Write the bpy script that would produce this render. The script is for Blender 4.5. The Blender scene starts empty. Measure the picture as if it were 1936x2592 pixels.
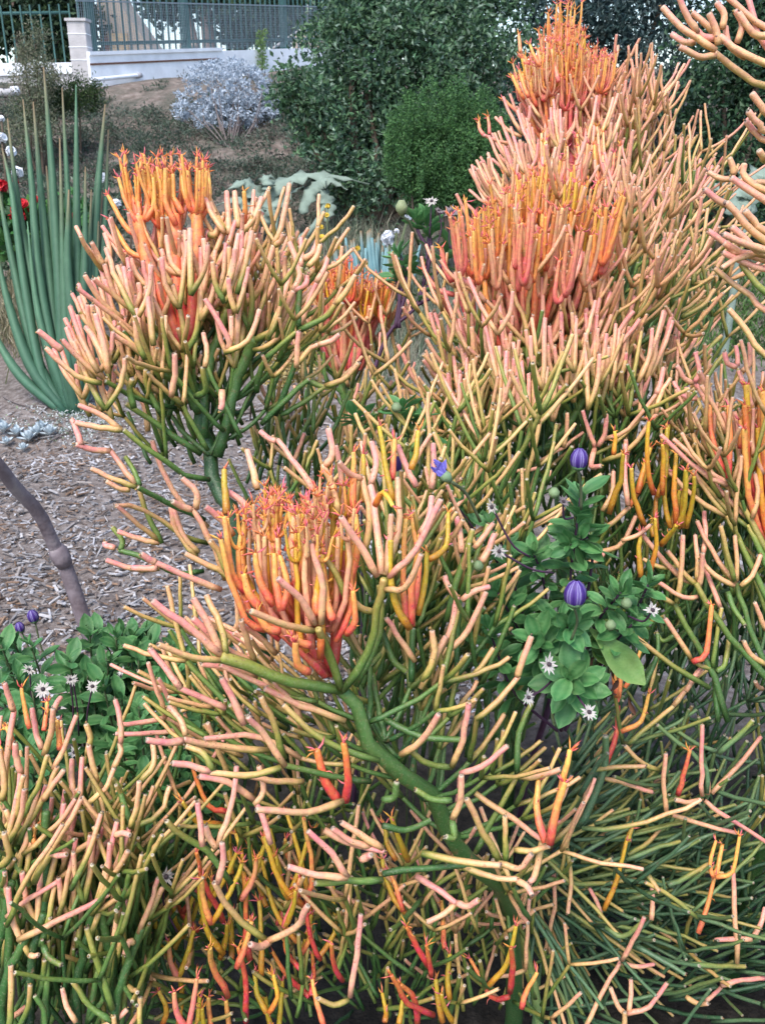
import bpy, bmesh, math, random
import numpy as np
from mathutils import Vector, Matrix
R = random.Random(7)
rng = np.random.default_rng(7)
rad = math.radians
scene = bpy.context.scene
COL = scene.collection

# ------------------------------------------------------------------ camera
PITCH = rad(22.0); CAMZ = 1.55
cam_d = bpy.data.cameras.new('camera'); cam = bpy.data.objects.new('camera', cam_d); COL.objects.link(cam)
cam.location = (0, 0, CAMZ); cam.rotation_euler = (rad(90) - PITCH, 0, 0)
cam_d.sensor_fit = 'VERTICAL'; cam_d.sensor_height = 4.533; cam_d.sensor_width = 3.4; cam_d.lens = 4.13
cam_d.clip_start = 0.05; cam_d.clip_end = 1500
cam_d.dof.use_dof = True; cam_d.dof.focus_distance = 1.35; cam_d.dof.aperture_fstop = 2.4
scene.camera = cam

# ------------------------------------------------------------------ sky and sun
SUN_EL, SUN_AZ = 58.0, 205.0            # compass-like: direction the light comes from (0 = +Y, clockwise)
w = bpy.data.worlds.new('World'); scene.world = w; w.use_nodes = True
nt = w.node_tree; bg = nt.nodes['Background']
sky = nt.nodes.new('ShaderNodeTexSky'); sky.sky_type = 'NISHITA'; sky.sun_disc = False
sky.sun_elevation = rad(SUN_EL); sky.sun_rotation = rad(SUN_AZ)
sky.air_density = 1.0; sky.dust_density = 1.5; sky.ozone_density = 1.0
nt.links.new(sky.outputs[0], bg.inputs[0]); bg.inputs[1].default_value = 0.15
sd = bpy.data.lights.new('sun', 'SUN'); sun = bpy.data.objects.new('sun', sd); COL.objects.link(sun)
sd.energy = 1.5; sd.angle = rad(28); sd.color = (1.0, 0.975, 0.95)
sdir = Vector((math.sin(rad(SUN_AZ)) * math.cos(rad(SUN_EL)), math.cos(rad(SUN_AZ)) * math.cos(rad(SUN_EL)), math.sin(rad(SUN_EL))))
sun.rotation_euler = sdir.to_track_quat('Z', 'Y').to_euler(); sun.location = (0, -4, 9)
vs = scene.view_settings
vs.view_transform = 'Standard'; vs.look = 'None'; vs.gamma = 1.0; vs.use_curve_mapping = False; vs.exposure = 1.25
scene.cycles.max_bounces = 6; scene.cycles.diffuse_bounces = 3; scene.cycles.glossy_bounces = 2
scene.cycles.transmission_bounces = 3; scene.cycles.transparent_max_bounces = 6
scene.cycles.use_denoising = True

# ------------------------------------------------------------------ placing helpers (photo pixel + distance -> point)
FPX = 2362.0
FWD = np.array([0, math.cos(PITCH), -math.sin(PITCH)]); UPV = np.array([0, math.sin(PITCH), math.cos(PITCH)]); RGT = np.array([1.0, 0, 0])
CAM = np.array([0, 0, CAMZ])
def at(u, v, s):
    return CAM + s * (((u - 968) / FPX) * RGT + ((1296 - v) / FPX) * UPV + FWD)
HP = [(-50, 0), (4.6, 0), (6, .2), (8, .8), (10, 1.45), (12, 2.1), (14, 2.32), (16.5, 2.55), (18, 2.6), (600, 2.6)]
def hgt(x, y):
    z = np.interp(y, [p[0] for p in HP], [p[1] for p in HP])
    k = np.clip((np.asarray(y) - 1) / 4, 0, 1) * np.clip((17 - np.asarray(y)) / 3, 0, 1)
    return z + k * (0.03 * np.sin(x * 2.3 + y * 1.1) + 0.025 * np.sin(x * 5.1 - y * 3.7) + 0.04 * np.sin(x * .9 + 1.3))
def hgt1(x, y):
    for (a, za), (b, zb) in zip(HP, HP[1:]):
        if y <= b: break
    z = za + (zb - za) * (y - a) / (b - a)
    k = min(1, max(0, (y - 1) / 4)) * min(1, max(0, (17 - y) / 3))
    return z + k * (0.03 * math.sin(x * 2.3 + y * 1.1) + 0.025 * math.sin(x * 5.1 - y * 3.7) + 0.04 * math.sin(x * .9 + 1.3))
def ground(u, v):
    dx, dy, dz = (float(q) for q in at(u, v, 1.0) - CAM)
    f = lambda s: CAMZ + dz * s - hgt1(dx * s, dy * s)
    s = .6
    while s < 40 and f(s) > 0: s += .12
    lo, hi = s - .12, s
    for _ in range(9):
        m = (lo + hi) / 2
        if f(m) > 0: lo = m
        else: hi = m
    return np.array([dx * hi, dy * hi, CAMZ + dz * hi])
FR = dict(S=(0, 0, 1), Z1=(0, 0, .58596), Z2=(968, 0, .58596), Z3=(0, 400, .58596), Z4=(968, 500, .58596), Z5=(0, 1000, .58596),
          Z6=(968, 1100, .58596), Z7=(0, 1650, .58596), Z8=(968, 1650, .58596), Z9=(350, 1050, .5448), Z10=(1450, 850, .407),
          Z11=(1000, 40, .3027), Z12=(700, 600, .3027))
def px(fr, x, y):
    f = FR[fr]; return f[0] + x * f[2], f[1] + y * f[2]

# ------------------------------------------------------------------ object helpers
def tag(o, label=None, cat=None, group=None, kind=None):
    if label: o['label'] = label
    if cat: o['category'] = cat
    if group: o['group'] = group
    if kind: o['kind'] = kind
    return o
def empty(name, loc, label, cat, group=None):
    o = bpy.data.objects.new(name, None); COL.objects.link(o); o.location = loc; o.empty_display_size = .05
    return tag(o, label, cat, group)
def mesh(name, V, F, mat, cols=None, smooth=True):
    me = bpy.data.meshes.new(name); me.from_pydata(np.asarray(V).tolist(), [], F)
    if mat: me.materials.append(mat)
    if cols is not None:
        a = me.color_attributes.new('tint', 'FLOAT_COLOR', 'POINT')
        c = np.ones((len(V), 4), np.float32); c[:, :3] = cols; a.data.foreach_set('color', c.ravel())
    if smooth: me.polygons.foreach_set('use_smooth', np.ones(len(me.polygons), bool))
    return me
def obj(name, me, parent=None, loc=None):
    o = bpy.data.objects.new(name, me); COL.objects.link(o)
    if parent is not None:
        o.parent = parent
        o.matrix_parent_inverse = Matrix.Translation(-Vector(parent_loc(parent)))
    if loc is not None: o.location = loc
    return o
def parent_loc(p):
    v = Vector(p.location) if p.type == 'EMPTY' else Vector((0, 0, 0))
    return v
class MB:
    """collects pieces of ONE part"""
    def __init__(s): s.V = []; s.F = []; s.C = []; s.n = 0
    def add(s, V, F, c=(.5, .5, .5)):
        V = np.asarray(V, float); s.V.append(V)
        s.F += [tuple(i + s.n for i in f) for f in F]
        s.C.append(np.broadcast_to(np.asarray(c, float), (len(V), 3))); s.n += len(V)
    def build(s, name, mat, parent=None, smooth=True):
        return obj(name, mesh(name, np.vstack(s.V), s.F, mat, np.vstack(s.C), smooth), parent)
    def box(s, a, b, c=(.5, .5, .5)):
        x0, y0, z0 = a; x1, y1, z1 = b
        s.add([(x0, y0, z0), (x1, y0, z0), (x1, y1, z0), (x0, y1, z0), (x0, y0, z1), (x1, y0, z1), (x1, y1, z1), (x0, y1, z1)],
              [(0, 3, 2, 1), (4, 5, 6, 7), (0, 1, 5, 4), (1, 2, 6, 5), (2, 3, 7, 6), (3, 0, 4, 7)], c)
def unit(v):
    v = np.asarray(v, float); return v / (np.linalg.norm(v) + 1e-9)
def spline(P, n):
    P = np.asarray(P, float)
    if len(P) == 2:
        t = np.linspace(0, 1, n)[:, None]; return P[0] * (1 - t) + P[1] * t
    Q = np.vstack([2 * P[0] - P[1], P, 2 * P[-1] - P[-2]]); m = len(P) - 1; out = []
    for t in np.linspace(0, m, n):
        i = min(int(t), m - 1); f = t - i; a, b, c, d = Q[i:i + 4]
        out.append(.5 * (2 * b + (c - a) * f + (2 * a - 5 * b + 4 * c - d) * f * f + (3 * b - a - 3 * c + d) * f ** 3))
    return np.array(out)
def tube(P, rr, sides=7, flat=None):
    """rings along P with radii rr; returns V, F, ring index t, normals"""
    P = np.asarray(P, float); n = len(P); rr = np.broadcast_to(rr, (n,))
    T = np.gradient(P, axis=0); T /= np.linalg.norm(T, axis=1)[:, None] + 1e-9
    a = np.cross(T[0], [0.3, .9, .31]); a = unit(a)
    ang = np.arange(sides) * 2 * math.pi / sides
    V = np.zeros((n, sides, 3)); N = np.zeros((n, sides, 3))
    for i in range(n):
        a = unit(a - T[i] * a.dot(T[i])); b = np.cross(T[i], a)
        nn = np.cos(ang)[:, None] * a + np.sin(ang)[:, None] * b
        N[i] = nn; V[i] = P[i] + nn * rr[i]
    F = []
    for i in range(n - 1):
        for j in range(sides):
            k = (j + 1) % sides
            F.append((i * sides + j, i * sides + k, (i + 1) * sides + k, (i + 1) * sides + j))
    F.append(tuple((n - 1) * sides + j for j in range(sides)))
    F.append(tuple(range(sides - 1, -1, -1)))
    return V.reshape(-1, 3), F, np.repeat(np.linspace(0, 1, n), sides), N.reshape(-1, 3)

# ------------------------------------------------------------------ materials
def mat(name, base=None, rough=.6, spec=.3, tint=False, noise=(30, .25), bump=(200, .1), objvar=.0, sss=0, transl=0, ramp=None, hue=0.0):
    m = bpy.data.materials.new(name); m.use_nodes = True; N = m.node_tree.nodes; L = m.node_tree.links
    b = N['Principled BSDF']; b.inputs['Roughness'].default_value = rough; b.inputs['Specular IOR Level'].default_value = spec
    tc = N.new('ShaderNodeTexCoord')
    nz = N.new('ShaderNodeTexNoise'); nz.inputs['Scale'].default_value = noise[0]; nz.inputs['Detail'].default_value = 4
    geo = N.new('ShaderNodeNewGeometry'); L.new(geo.outputs['Position'], nz.inputs['Vector'])
    if tint:
        src = N.new('ShaderNodeVertexColor'); src.layer_name = 'tint'; out = src.outputs[0]
    elif ramp:
        rp = N.new('ShaderNodeValToRGB'); L.new(nz.outputs[0], rp.inputs[0])
        e = rp.color_ramp.elements
        while len(e) < len(ramp): e.new(.5)
        for i, (p, c) in enumerate(ramp): e[i].position = p; e[i].color = (*c, 1)
        out = rp.outputs[0]
    else:
        src = N.new('ShaderNodeRGB'); src.outputs[0].default_value = (*base, 1); out = src.outputs[0]
    hs = N.new('ShaderNodeHueSaturation'); L.new(out, hs.inputs['Color'])
    mr = N.new('ShaderNodeMapRange'); mr.inputs[1].default_value = .25; mr.inputs[2].default_value = .75
    mr.inputs[3].default_value = 1 - noise[1]; mr.inputs[4].default_value = 1 + noise[1]; L.new(nz.outputs[0], mr.inputs[0])
    v = mr.outputs[0]
    if objvar:
        oi = N.new('ShaderNodeObjectInfo'); m2 = N.new('ShaderNodeMapRange')
        m2.inputs[3].default_value = 1 - objvar; m2.inputs[4].default_value = 1 + objvar; L.new(oi.outputs['Random'], m2.inputs[0])
        mu = N.new('ShaderNodeMath'); mu.operation = 'MULTIPLY'; L.new(v, mu.inputs[0]); L.new(m2.outputs[0], mu.inputs[1]); v = mu.outputs[0]
    L.new(v, hs.inputs['Value'])
    if hue:
        n3 = N.new('ShaderNodeTexNoise'); n3.inputs['Scale'].default_value = noise[0] * .6; L.new(geo.outputs['Position'], n3.inputs['Vector'])
        m3 = N.new('ShaderNodeMapRange'); m3.inputs[1].default_value = .3; m3.inputs[2].default_value = .7
        m3.inputs[3].default_value = .5 - hue; m3.inputs[4].default_value = .5 + hue; L.new(n3.outputs[0], m3.inputs[0]); L.new(m3.outputs[0], hs.inputs['Hue'])
    L.new(hs.outputs[0], b.inputs['Base Color'])
    if bump:
        n2 = N.new('ShaderNodeTexNoise'); n2.inputs['Scale'].default_value = bump[0]; L.new(geo.outputs['Position'], n2.inputs['Vector'])
        bp = N.new('ShaderNodeBump'); bp.inputs['Strength'].default_value = bump[1]; bp.inputs['Distance'].default_value = .01
        L.new(n2.outputs[0], bp.inputs['Height']); L.new(bp.outputs[0], b.inputs['Normal'])
    if sss:
        b.inputs['Subsurface Weight'].default_value = sss; b.inputs['Subsurface Radius'].default_value = (.006, .003, .001); b.inputs['Subsurface Scale'].default_value = 1
    if transl:
        tr = N.new('ShaderNodeBsdfTranslucent'); L.new(hs.outputs[0], tr.inputs[0]); mx = N.new('ShaderNodeMixShader'); mx.inputs[0].default_value = transl
        L.new(b.outputs[0], mx.inputs[1]); L.new(tr.outputs[0], mx.inputs[2]); L.new(mx.outputs[0], N['Material Output'].inputs[0])
    m.diffuse_color = (*(base or (.5, .5, .5)), 1)
    return m
def stick_material():
    m = mat('stick_skin', tint=True, rough=.42, spec=.42, noise=(200, .17), bump=(700, .16), objvar=.13, hue=.016)
    N = m.node_tree.nodes; L = m.node_tree.links; b = N['Principled BSDF']
    # tiny dark and reddish specks of the skin
    geo = N.new('ShaderNodeNewGeometry'); vo = N.new('ShaderNodeTexVoronoi'); vo.inputs['Scale'].default_value = 170; L.new(geo.outputs['Position'], vo.inputs['Vector'])
    lt = N.new('ShaderNodeMath'); lt.operation = 'LESS_THAN'; lt.inputs[1].default_value = .16; L.new(vo.outputs['Distance'], lt.inputs[0])
    nz = N.new('ShaderNodeTexNoise'); nz.inputs['Scale'].default_value = 25; L.new(geo.outputs['Position'], nz.inputs['Vector'])
    gt = N.new('ShaderNodeMath'); gt.operation = 'GREATER_THAN'; gt.inputs[1].default_value = .52; L.new(nz.outputs[0], gt.inputs[0])
    mu = N.new('ShaderNodeMath'); mu.operation = 'MULTIPLY'; L.new(lt.outputs[0], mu.inputs[0]); L.new(gt.outputs[0], mu.inputs[1])
    m5 = N.new('ShaderNodeMath'); m5.operation = 'MULTIPLY'; m5.inputs[1].default_value = .55; L.new(mu.outputs[0], m5.inputs[0])
    mx = N.new('ShaderNodeMix'); mx.data_type = 'RGBA'; L.new(m5.outputs[0], mx.inputs['Factor'])
    old = b.inputs['Base Color'].links[0].from_socket
    L.new(old, mx.inputs['A']); mx.inputs['B'].default_value = (.10, .045, .02, 1); L.new(mx.outputs['Result'], b.inputs['Base Color'])
    # corky, sun-scorched blotches
    n2 = N.new('ShaderNodeTexNoise'); n2.inputs['Scale'].default_value = 75; n2.inputs['Detail'].default_value = 5; n2.inputs['Roughness'].default_value = .7; L.new(geo.outputs['Position'], n2.inputs['Vector'])
    r2 = N.new('ShaderNodeMapRange'); r2.inputs[1].default_value = .60; r2.inputs[2].default_value = .70; r2.inputs[4].default_value = .5; L.new(n2.outputs[0], r2.inputs[0])
    m6 = N.new('ShaderNodeMix'); m6.data_type = 'RGBA'; L.new(r2.outputs[0], m6.inputs['Factor']); L.new(mx.outputs['Result'], m6.inputs['A']); m6.inputs['B'].default_value = (.30, .12, .07, 1)
    # pale waxy flecks
    n4 = N.new('ShaderNodeTexNoise'); n4.inputs['Scale'].default_value = 420; n4.inputs['Detail'].default_value = 2; L.new(geo.outputs['Position'], n4.inputs['Vector'])
    r4 = N.new('ShaderNodeMapRange'); r4.inputs[1].default_value = .56; r4.inputs[2].default_value = .68; r4.inputs[4].default_value = .12; L.new(n4.outputs[0], r4.inputs[0])
    m7 = N.new('ShaderNodeMix'); m7.data_type = 'RGBA'; L.new(r4.outputs[0], m7.inputs['Factor']); L.new(m6.outputs['Result'], m7.inputs['A']); m7.inputs['B'].default_value = (.74, .62, .46, 1)
    L.new(m7.outputs['Result'], b.inputs['Base Color'])
    return m
M_STICK = stick_material()
# ------------------------------------------------------------------ ground
def ground_material():
    m = bpy.data.materials.new('garden_soil'); m.use_nodes = True; N = m.node_tree.nodes; L = m.node_tree.links; b = N['Principled BSDF']
    b.inputs['Roughness'].default_value = .95; b.inputs['Specular IOR Level'].default_value = .1
    geo = N.new('ShaderNodeNewGeometry')
    def noise(sc, det=6, rough=.6):
        n = N.new('ShaderNodeTexNoise'); n.inputs['Scale'].default_value = sc; n.inputs['Detail'].default_value = det; n.inputs['Roughness'].default_value = rough
        L.new(geo.outputs['Position'], n.inputs['Vector']); return n.outputs[0]
    def ramp(f, *st):
        r = N.new('ShaderNodeValToRGB'); e = r.color_ramp.elements
        while len(e) < len(st): e.new(.5)
        for i, (p, c) in enumerate(st): e[i].position = p; e[i].color = (*c, 1)
        L.new(f, r.inputs[0]); return r.outputs[0]
    def mix(f, a, c):
        x = N.new('ShaderNodeMix'); x.data_type = 'RGBA'; L.new(f, x.inputs['Factor']); L.new(a, x.inputs['A']); L.new(c, x.inputs['B']); return x.outputs['Result']
    mulchy = ramp(noise(28), (.3, (.10, .08, .07)), (.5, (.20, .165, .145)), (.7, (.32, .28, .26)))
    shaded_humus = ramp(noise(28), (.3, (.012, .01, .008)), (.6, (.04, .032, .025)), (.8, (.08, .065, .05)))  # dark litter soil, with the shade under the near shrubs painted in
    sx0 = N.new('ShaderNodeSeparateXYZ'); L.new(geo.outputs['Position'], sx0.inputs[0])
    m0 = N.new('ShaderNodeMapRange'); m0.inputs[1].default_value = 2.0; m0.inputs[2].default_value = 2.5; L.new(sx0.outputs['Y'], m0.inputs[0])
    soil = mix(m0.outputs[0], shaded_humus, mulchy)
    slope = ramp(noise(9, 8, .7), (.3, (.08, .065, .05)), (.5, (.19, .15, .125)), (.66, (.30, .25, .21)), (.8, (.42, .37, .33)))
    dry = ramp(noise(2.2, 5), (.42, (.0, .0, .0)), (.6, (1, 1, 1)))
    sx = N.new('ShaderNodeSeparateXYZ'); L.new(geo.outputs['Position'], sx.inputs[0])
    mr = N.new('ShaderNodeMapRange'); mr.inputs[1].default_value = 5.2; mr.inputs[2].default_value = 7.5; L.new(sx.outputs['Y'], mr.inputs[0])
    green = ramp(noise(14, 6), (.3, (.06, .06, .045)), (.6, (.13, .12, .095)), (.8, (.22, .19, .16)))
    sl2 = mix(dry, green, slope)
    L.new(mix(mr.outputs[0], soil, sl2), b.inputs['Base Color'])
    bp = N.new('ShaderNodeBump'); bp.inputs['Strength'].default_value = .8; bp.inputs['Distance'].default_value = .02; L.new(noise(60, 6), bp.inputs['Height']); L.new(bp.outputs[0], b.inputs['Normal'])
    return m
xs = np.unique(np.concatenate([np.linspace(-500, -14, 12), np.linspace(-14, 14, 150), np.linspace(14, 500, 12)]))
ys = np.unique(np.concatenate([np.linspace(-40, -2, 6), np.linspace(-2, 20, 150), np.linspace(20, 600, 12)]))
X, Y = np.meshgrid(xs, ys); Zg = hgt(X, Y)
V = np.stack([X, Y, Zg], -1).reshape(-1, 3); nx = len(xs)
F = [(j * nx + i, j * nx + i + 1, (j + 1) * nx + i + 1, (j + 1) * nx + i) for j in range(len(ys) - 1) for i in range(nx - 1)]
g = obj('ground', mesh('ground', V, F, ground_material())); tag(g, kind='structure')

# ------------------------------------------------------------------ wood-chip mulch (nobody could count it)
M_CHIP = mat('wood_chip', tint=True, rough=.9, spec=.15, noise=(40, .3), bump=(300, .3))
mb = MB()
CUBE = np.array([(-1, -1, -1), (1, -1, -1), (1, 1, -1), (-1, 1, -1), (-.9, -.8, 1), (.8, -.9, 1), (.95, .9, 1), (-.8, .8, 1)], float) * .5
CF = [(0, 3, 2, 1), (4, 5, 6, 7), (0, 1, 5, 4), (1, 2, 6, 5), (2, 3, 7, 6), (3, 0, 4, 7)]
CC = [(.52, .49, .48), (.42, .39, .38), (.33, .29, .27), (.24, .17, .13), (.34, .22, .15), (.55, .53, .54), (.18, .14, .12), (.46, .40, .36), (.5, .47, .46)]
chipsV = []; chipsC = []; n = 0
def chips(n_, x0, x1, y0, y1, size=1.0, thin=None):
    for _ in range(n_):
        x = R.uniform(x0, x1); y = y0 + (y1 - y0) * R.random() ** 1.4
        if thin and R.random() < thin(x, y): continue
        cl = .5 + .5 * math.sin(x * 4.1 + 2 * math.sin(y * 3.3)) * math.sin(y * 5.2 + x * 2)
        if R.random() < .35 * (1 - cl): continue
        l = min(.11, .010 + R.expovariate(1 / .019)) * size; wd = R.uniform(.003, .012) * size * (1.6 if R.random() < .08 else 1); t = R.uniform(.002, .005)
        a = R.uniform(0, 6.283); el = R.gauss(0, .22); rl = R.gauss(0, .4)
        M = np.array((Matrix.Rotation(a, 3, 'Z') @ Matrix.Rotation(el, 3, 'Y') @ Matrix.Rotation(rl, 3, 'X')))
        V = (CUBE * (l, wd, t)) @ M.T + (x, y, hgt1(x, y) + R.uniform(.002, .018))
        mb.add(V, CF, np.array(R.choice(CC)) * R.uniform(.5, 1.0) * (.75 + .3 * cl))
chips(21000, -2.6, .3, 2.2, 5.2, 1.0, lambda x, y: max(0, (y - 4.2)) * .7)
chips(1500, .3, 3.2, 2.4, 5.6)
o = mb.build('wood_chip_mulch', M_CHIP, None, False); tag(o, 'weathered grey wood-chip mulch spread over the bed', 'mulch', kind='stuff')

# ------------------------------------------------------------------ foliage helpers
M_LEAFY = mat('small_leaf', tint=True, rough=.55, spec=.3, noise=(12, .22), bump=None, transl=.22)
def leaf_cloud(mb, C, Rr, n, size, cols, shell=.35, flatz=0.0, aspect=.5):
    """n folded leaf faces through an ellipsoid volume, denser towards its outside"""
    C = np.asarray(C); Rr = np.asarray(Rr, float)
    d = rng.normal(size=(n, 3)); d /= np.linalg.norm(d, axis=1)[:, None]
    r = shell + (1 - shell) * rng.random(n) ** .6
    lump = 1 + .16 * np.sin(d[:, 0] * 7 + d[:, 2] * 5 + C[0]) + .12 * np.sin(d[:, 1] * 11 + d[:, 2] * 9)
    P = C + d * Rr * (r * lump)[:, None]
    if n > 400:                     # leaves gather into sprays with gaps between them
        m = max(6, n // 45); pick = rng.integers(0, m, n)
        P = P[:m][pick] + rng.normal(size=(n, 3)) * size * 1.15
    ax = rng.normal(size=(n, 3)) + d * .8 + [0, 0, .4]; ax /= np.linalg.norm(ax, axis=1)[:, None]
    b = np.cross(ax, rng.normal(size=(n, 3))); b /= np.linalg.norm(b, axis=1)[:, None]
    nn = np.cross(ax, b); sz = size * rng.uniform(.6, 1.3, n)
    l = ax * sz[:, None]; w_ = b * (sz * aspect)[:, None]; f_ = nn * (sz * .18)[:, None]
    V = np.stack([P, P + l * .5 + w_ * .5 + f_, P + l, P + l * .5 - w_ * .5 + f_], 1).reshape(-1, 3)
    ci = rng.integers(0, len(cols), n); c = np.asarray(cols)[ci] * rng.uniform(.75, 1.25, (n, 1))
    mb.V.append(V); mb.C.append(np.repeat(c, 4, 0)); k = mb.n + 4 * np.arange(n)
    mb.F += [(int(i), int(i) + 1, int(i) + 2) for i in k] + [(int(i), int(i) + 2, int(i) + 3) for i in k]; mb.n += 4 * n
M_BARK = mat('shrub_bark', base=(.10, .075, .055), rough=.9, spec=.1, noise=(25, .35), bump=(80, .5))
def limbs(name, base, tips, r, parent, material=None):
    for t in tips:
        t = np.asarray(t, float); b = np.asarray(base, float); m1 = b + (t - b) * .45 + rng.normal(size=3) * np.linalg.norm(t - b) * .06
        V, F, _, _ = tube(spline([b, m1, t], 7), np.linspace(r, r * .3, 7), 6); q = MB(); q.add(V, F); q.build(name, material or M_BARK, parent)
def bush(name, label, cat, u, v_base, s_hint, blobs, n, size, cols, limb_r=.03, group=None, shell=.35, aspect=.5):
    """blobs: (u, v, half width px, half height px) at distance s_hint"""
    foot = at(u, v_base, s_hint); foot[2] = float(hgt(foot[0], foot[1]))
    e = empty(name, tuple(foot), label, cat, group); mb = MB(); tips = []
    area = sum(b[2] * b[3] for b in blobs)
    for bl in blobs:
        ds = bl[4] if len(bl) > 4 else 0
        c = at(bl[0], bl[1], s_hint + ds); k = (s_hint + ds) / FPX
        leaf_cloud(mb, c, (bl[2] * k, min(bl[2], bl[3]) * k * .9, bl[3] * k), int(n * bl[2] * bl[3] / area), size, cols, shell, 0, aspect); tips.append(c)
    mb.build('crown', M_LEAFY, e, False); limbs('branch', foot - [0, 0, .05], tips, limb_r, e); return e

# ------------------------------------------------------------------ the white kerb wall with its fence, pillar and pipe
M_WHITE = mat('white_paint', base=(.84, .85, .87), rough=.7, spec=.2, noise=(6, .12), bump=(40, .2))
M_CONC = mat('grey_concrete', base=(.50, .47, .46), rough=.9, spec=.1, noise=(9, .18), bump=(60, .4))
M_FENCE = mat('green_fence_paint', base=(.045, .12, .11), rough=.5, spec=.4, noise=(30, .15), bump=None)
M_BEIGE = mat('beige_stucco', base=(.40, .33, .27), rough=.9, spec=.1, noise=(5, .12), bump=(60, .3))
M_BROWN = mat('brown_wood', base=(.16, .075, .05), rough=.8, spec=.2, noise=(18, .2), bump=(60, .3))
M_PLY = mat('plywood', base=(.42, .31, .19), rough=.8, spec=.2, noise=(12, .2), bump=(60, .2))
W0, W1 = at(232, 196, 11.0), at(1010, 150, 16.6)
def wl(t): return W0 + (W1 - W0) * t
wdir = unit([W1[0] - W0[0], W1[1] - W0[1], 0]); wnor = np.array([-wdir[1], wdir[0], 0])
def slab(mb, t0, t1, z0, z1, off0, off1, c=(.5, .5, .5)):
    """prism along the wall line between t0 and t1, z given relative to its sloping foot"""
    V = []
    for t in (t0, t1):
        p = wl(t)
        for z in (z0, z1):
            for o_ in (off0, off1): V.append(p + wnor * o_ + [0, 0, z])
    mb.add(V, [(0, 1, 3, 2), (4, 6, 7, 5), (0, 4, 5, 1), (2, 3, 7, 6), (0, 2, 6, 4), (1, 5, 7, 3)], c)
we = empty('kerb_wall', tuple(wl(.0)), 'low white painted kerb wall below the green fence', 'wall')
q = MB(); slab(q, 0, 1, -.5, .235, 0, .30); q.build('wall_body', M_WHITE, we, False)
q = MB(); slab(q, 0, .32, .13, .15, -.012, .004); q.build('crack_ledge', M_BROWN, we, False)
q = MB(); slab(q, -.0, .33, .235, .275, -.02, .12); q.build('coping', M_WHITE, we, False)
fe = empty('picket_fence', tuple(wl(.0)), 'dark green metal picket fence standing on the white kerb wall', 'fence')
Lw = np.linalg.norm(W1[:2] - W0[:2]); npk = int(Lw / .115)
def upright(name, t, half, z0, z1, parent, material):
    p = wl(t) + wnor * .16; q = MB()
    a, b = wdir * half, wnor * half
    V = [p - a - b, p + a - b, p + a + b, p - a + b]; V = [v + [0, 0, z0] for v in V] + [v + [0, 0, z1] for v in V]
    q.add(V, CF); return q.build(name, material, parent, False)
for i in range(npk):
    upright('picket', (i + .5) / npk, .009, .24, 2.5, fe, M_FENCE)
for t in (.03, .26, .56, .86): upright('post', t, .038, .235, 2.6, fe, M_FENCE)
for z in (.34, 1.9):
    q = MB(); slab(q, .0, 1, z, z + .04, .145, .175); q.build('rail', M_FENCE, fe, False)
q = MB()
M_WIRE = mat('wire', base=(.20, .24, .27), rough=.4, spec=.5, bump=None)
for i in range(230): slab(q, i / 230, i / 230 + .0006, .26, .80, .118, .122)
for j in range(19): slab(q, 0, 1, .26 + j * .03, .2625 + j * .03, .123, .127)
so = q.build('wire_screen', M_WIRE, fe, False); so['kind'] = 'stuff'
q = MB(); slab(q, .0, 1, .80, .815, .114, .13); q.build('screen_edge', M_WIRE, fe, False)
# pillar, brown post
def boxpx(name, u0, u1, v0, v1, s, depth, material, label, cat, extra=0):
    a, b = at(u0, v1, s), at(u1, v0, s); e = empty(name, tuple((a + b) / 2 * [1, 1, 0] + [0, 0, a[2]]), label, cat)
    q = MB(); q.box((a[0], a[1], a[2] - extra), (b[0], a[1] + depth, b[2])); o = q.build('body', material, e, False)
    bv = o.modifiers.new('bevel', 'BEVEL'); bv.width = .012; bv.segments = 2
    return e, a, b
e, a, b = boxpx('gate_pillar', 183, 229, 58, 185, 11.0, .22, M_CONC, 'square grey concrete pillar at the end of the white kerb wall', 'pillar', .5)
for k in range(3):
    z = a[2] + (b[2] - a[2]) * (k + 1) / 4; q = MB(); q.box((a[0] - .004, a[1] - .004, z), (b[0] + .004, a[1] + .2, z + .008)); q.build('joint', M_WHITE, e, False)
q = MB(); q.box((a[0] - .015, a[1] - .015, b[2]), (b[0] + .015, a[1] + .235, b[2] + .03)); q.build('cap', M_CONC, e, False)
e, a, b = boxpx('timber_post', 225, 239, -120, 150, 11.3, .08, M_BROWN, 'tall reddish brown timber post beside the concrete pillar', 'post', .4)
q = MB(); q.box((a[0] + .01, a[1] - .012, b[2] - .5), (b[0] - .01, a[1] - .001, b[2] - .3)); q.build('bracket', M_FENCE, e, False)
# lower kerb to the left of the pillar
ke = empty('side_kerb', tuple(at(90, 195, 11.0)), 'pale side kerb running left from the concrete pillar', 'kerb')
q = MB(); a, b = at(-420, 203, 11.15), at(184, 186, 11.05)
q.add([a, b, b + [0, .3, 0], a + [0, .3, 0], a + [0, 0, .16], b + [0, 0, .12], b + [0, .3, .12], a + [0, .3, .16]], CF)
q.build('kerb_body', M_WHITE, ke, False)
q = MB(); q.add([v + [0, 0, -.7] for v in (a, b, b + [0, .28, 0], a + [0, .28, 0])] + [v - [0, -.02, .003] for v in (a, b, b + [0, .26, 0], a + [0, .26, 0])], CF); q.build('footing', M_CONC, ke, False)
lf_ = empty('side_fence', tuple(a), 'dark picket fence along the side kerb behind the feathery shrub', 'fence')
for i in range(26):
    t = i / 25; p = a + (b - a) * t + [0, .15, .13]; q = MB(); q.box(p + [-.008, -.008, 0], p + [.008, .008, .62]); q.build('picket', M_FENCE, lf_, False)
q = MB(); P = [a + [0, .17, .70], b + [0, .17, .66]]; V, F, _, _ = tube(P, .018, 6); q.add(V, F); q.build('rail', M_FENCE, lf_)
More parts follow.
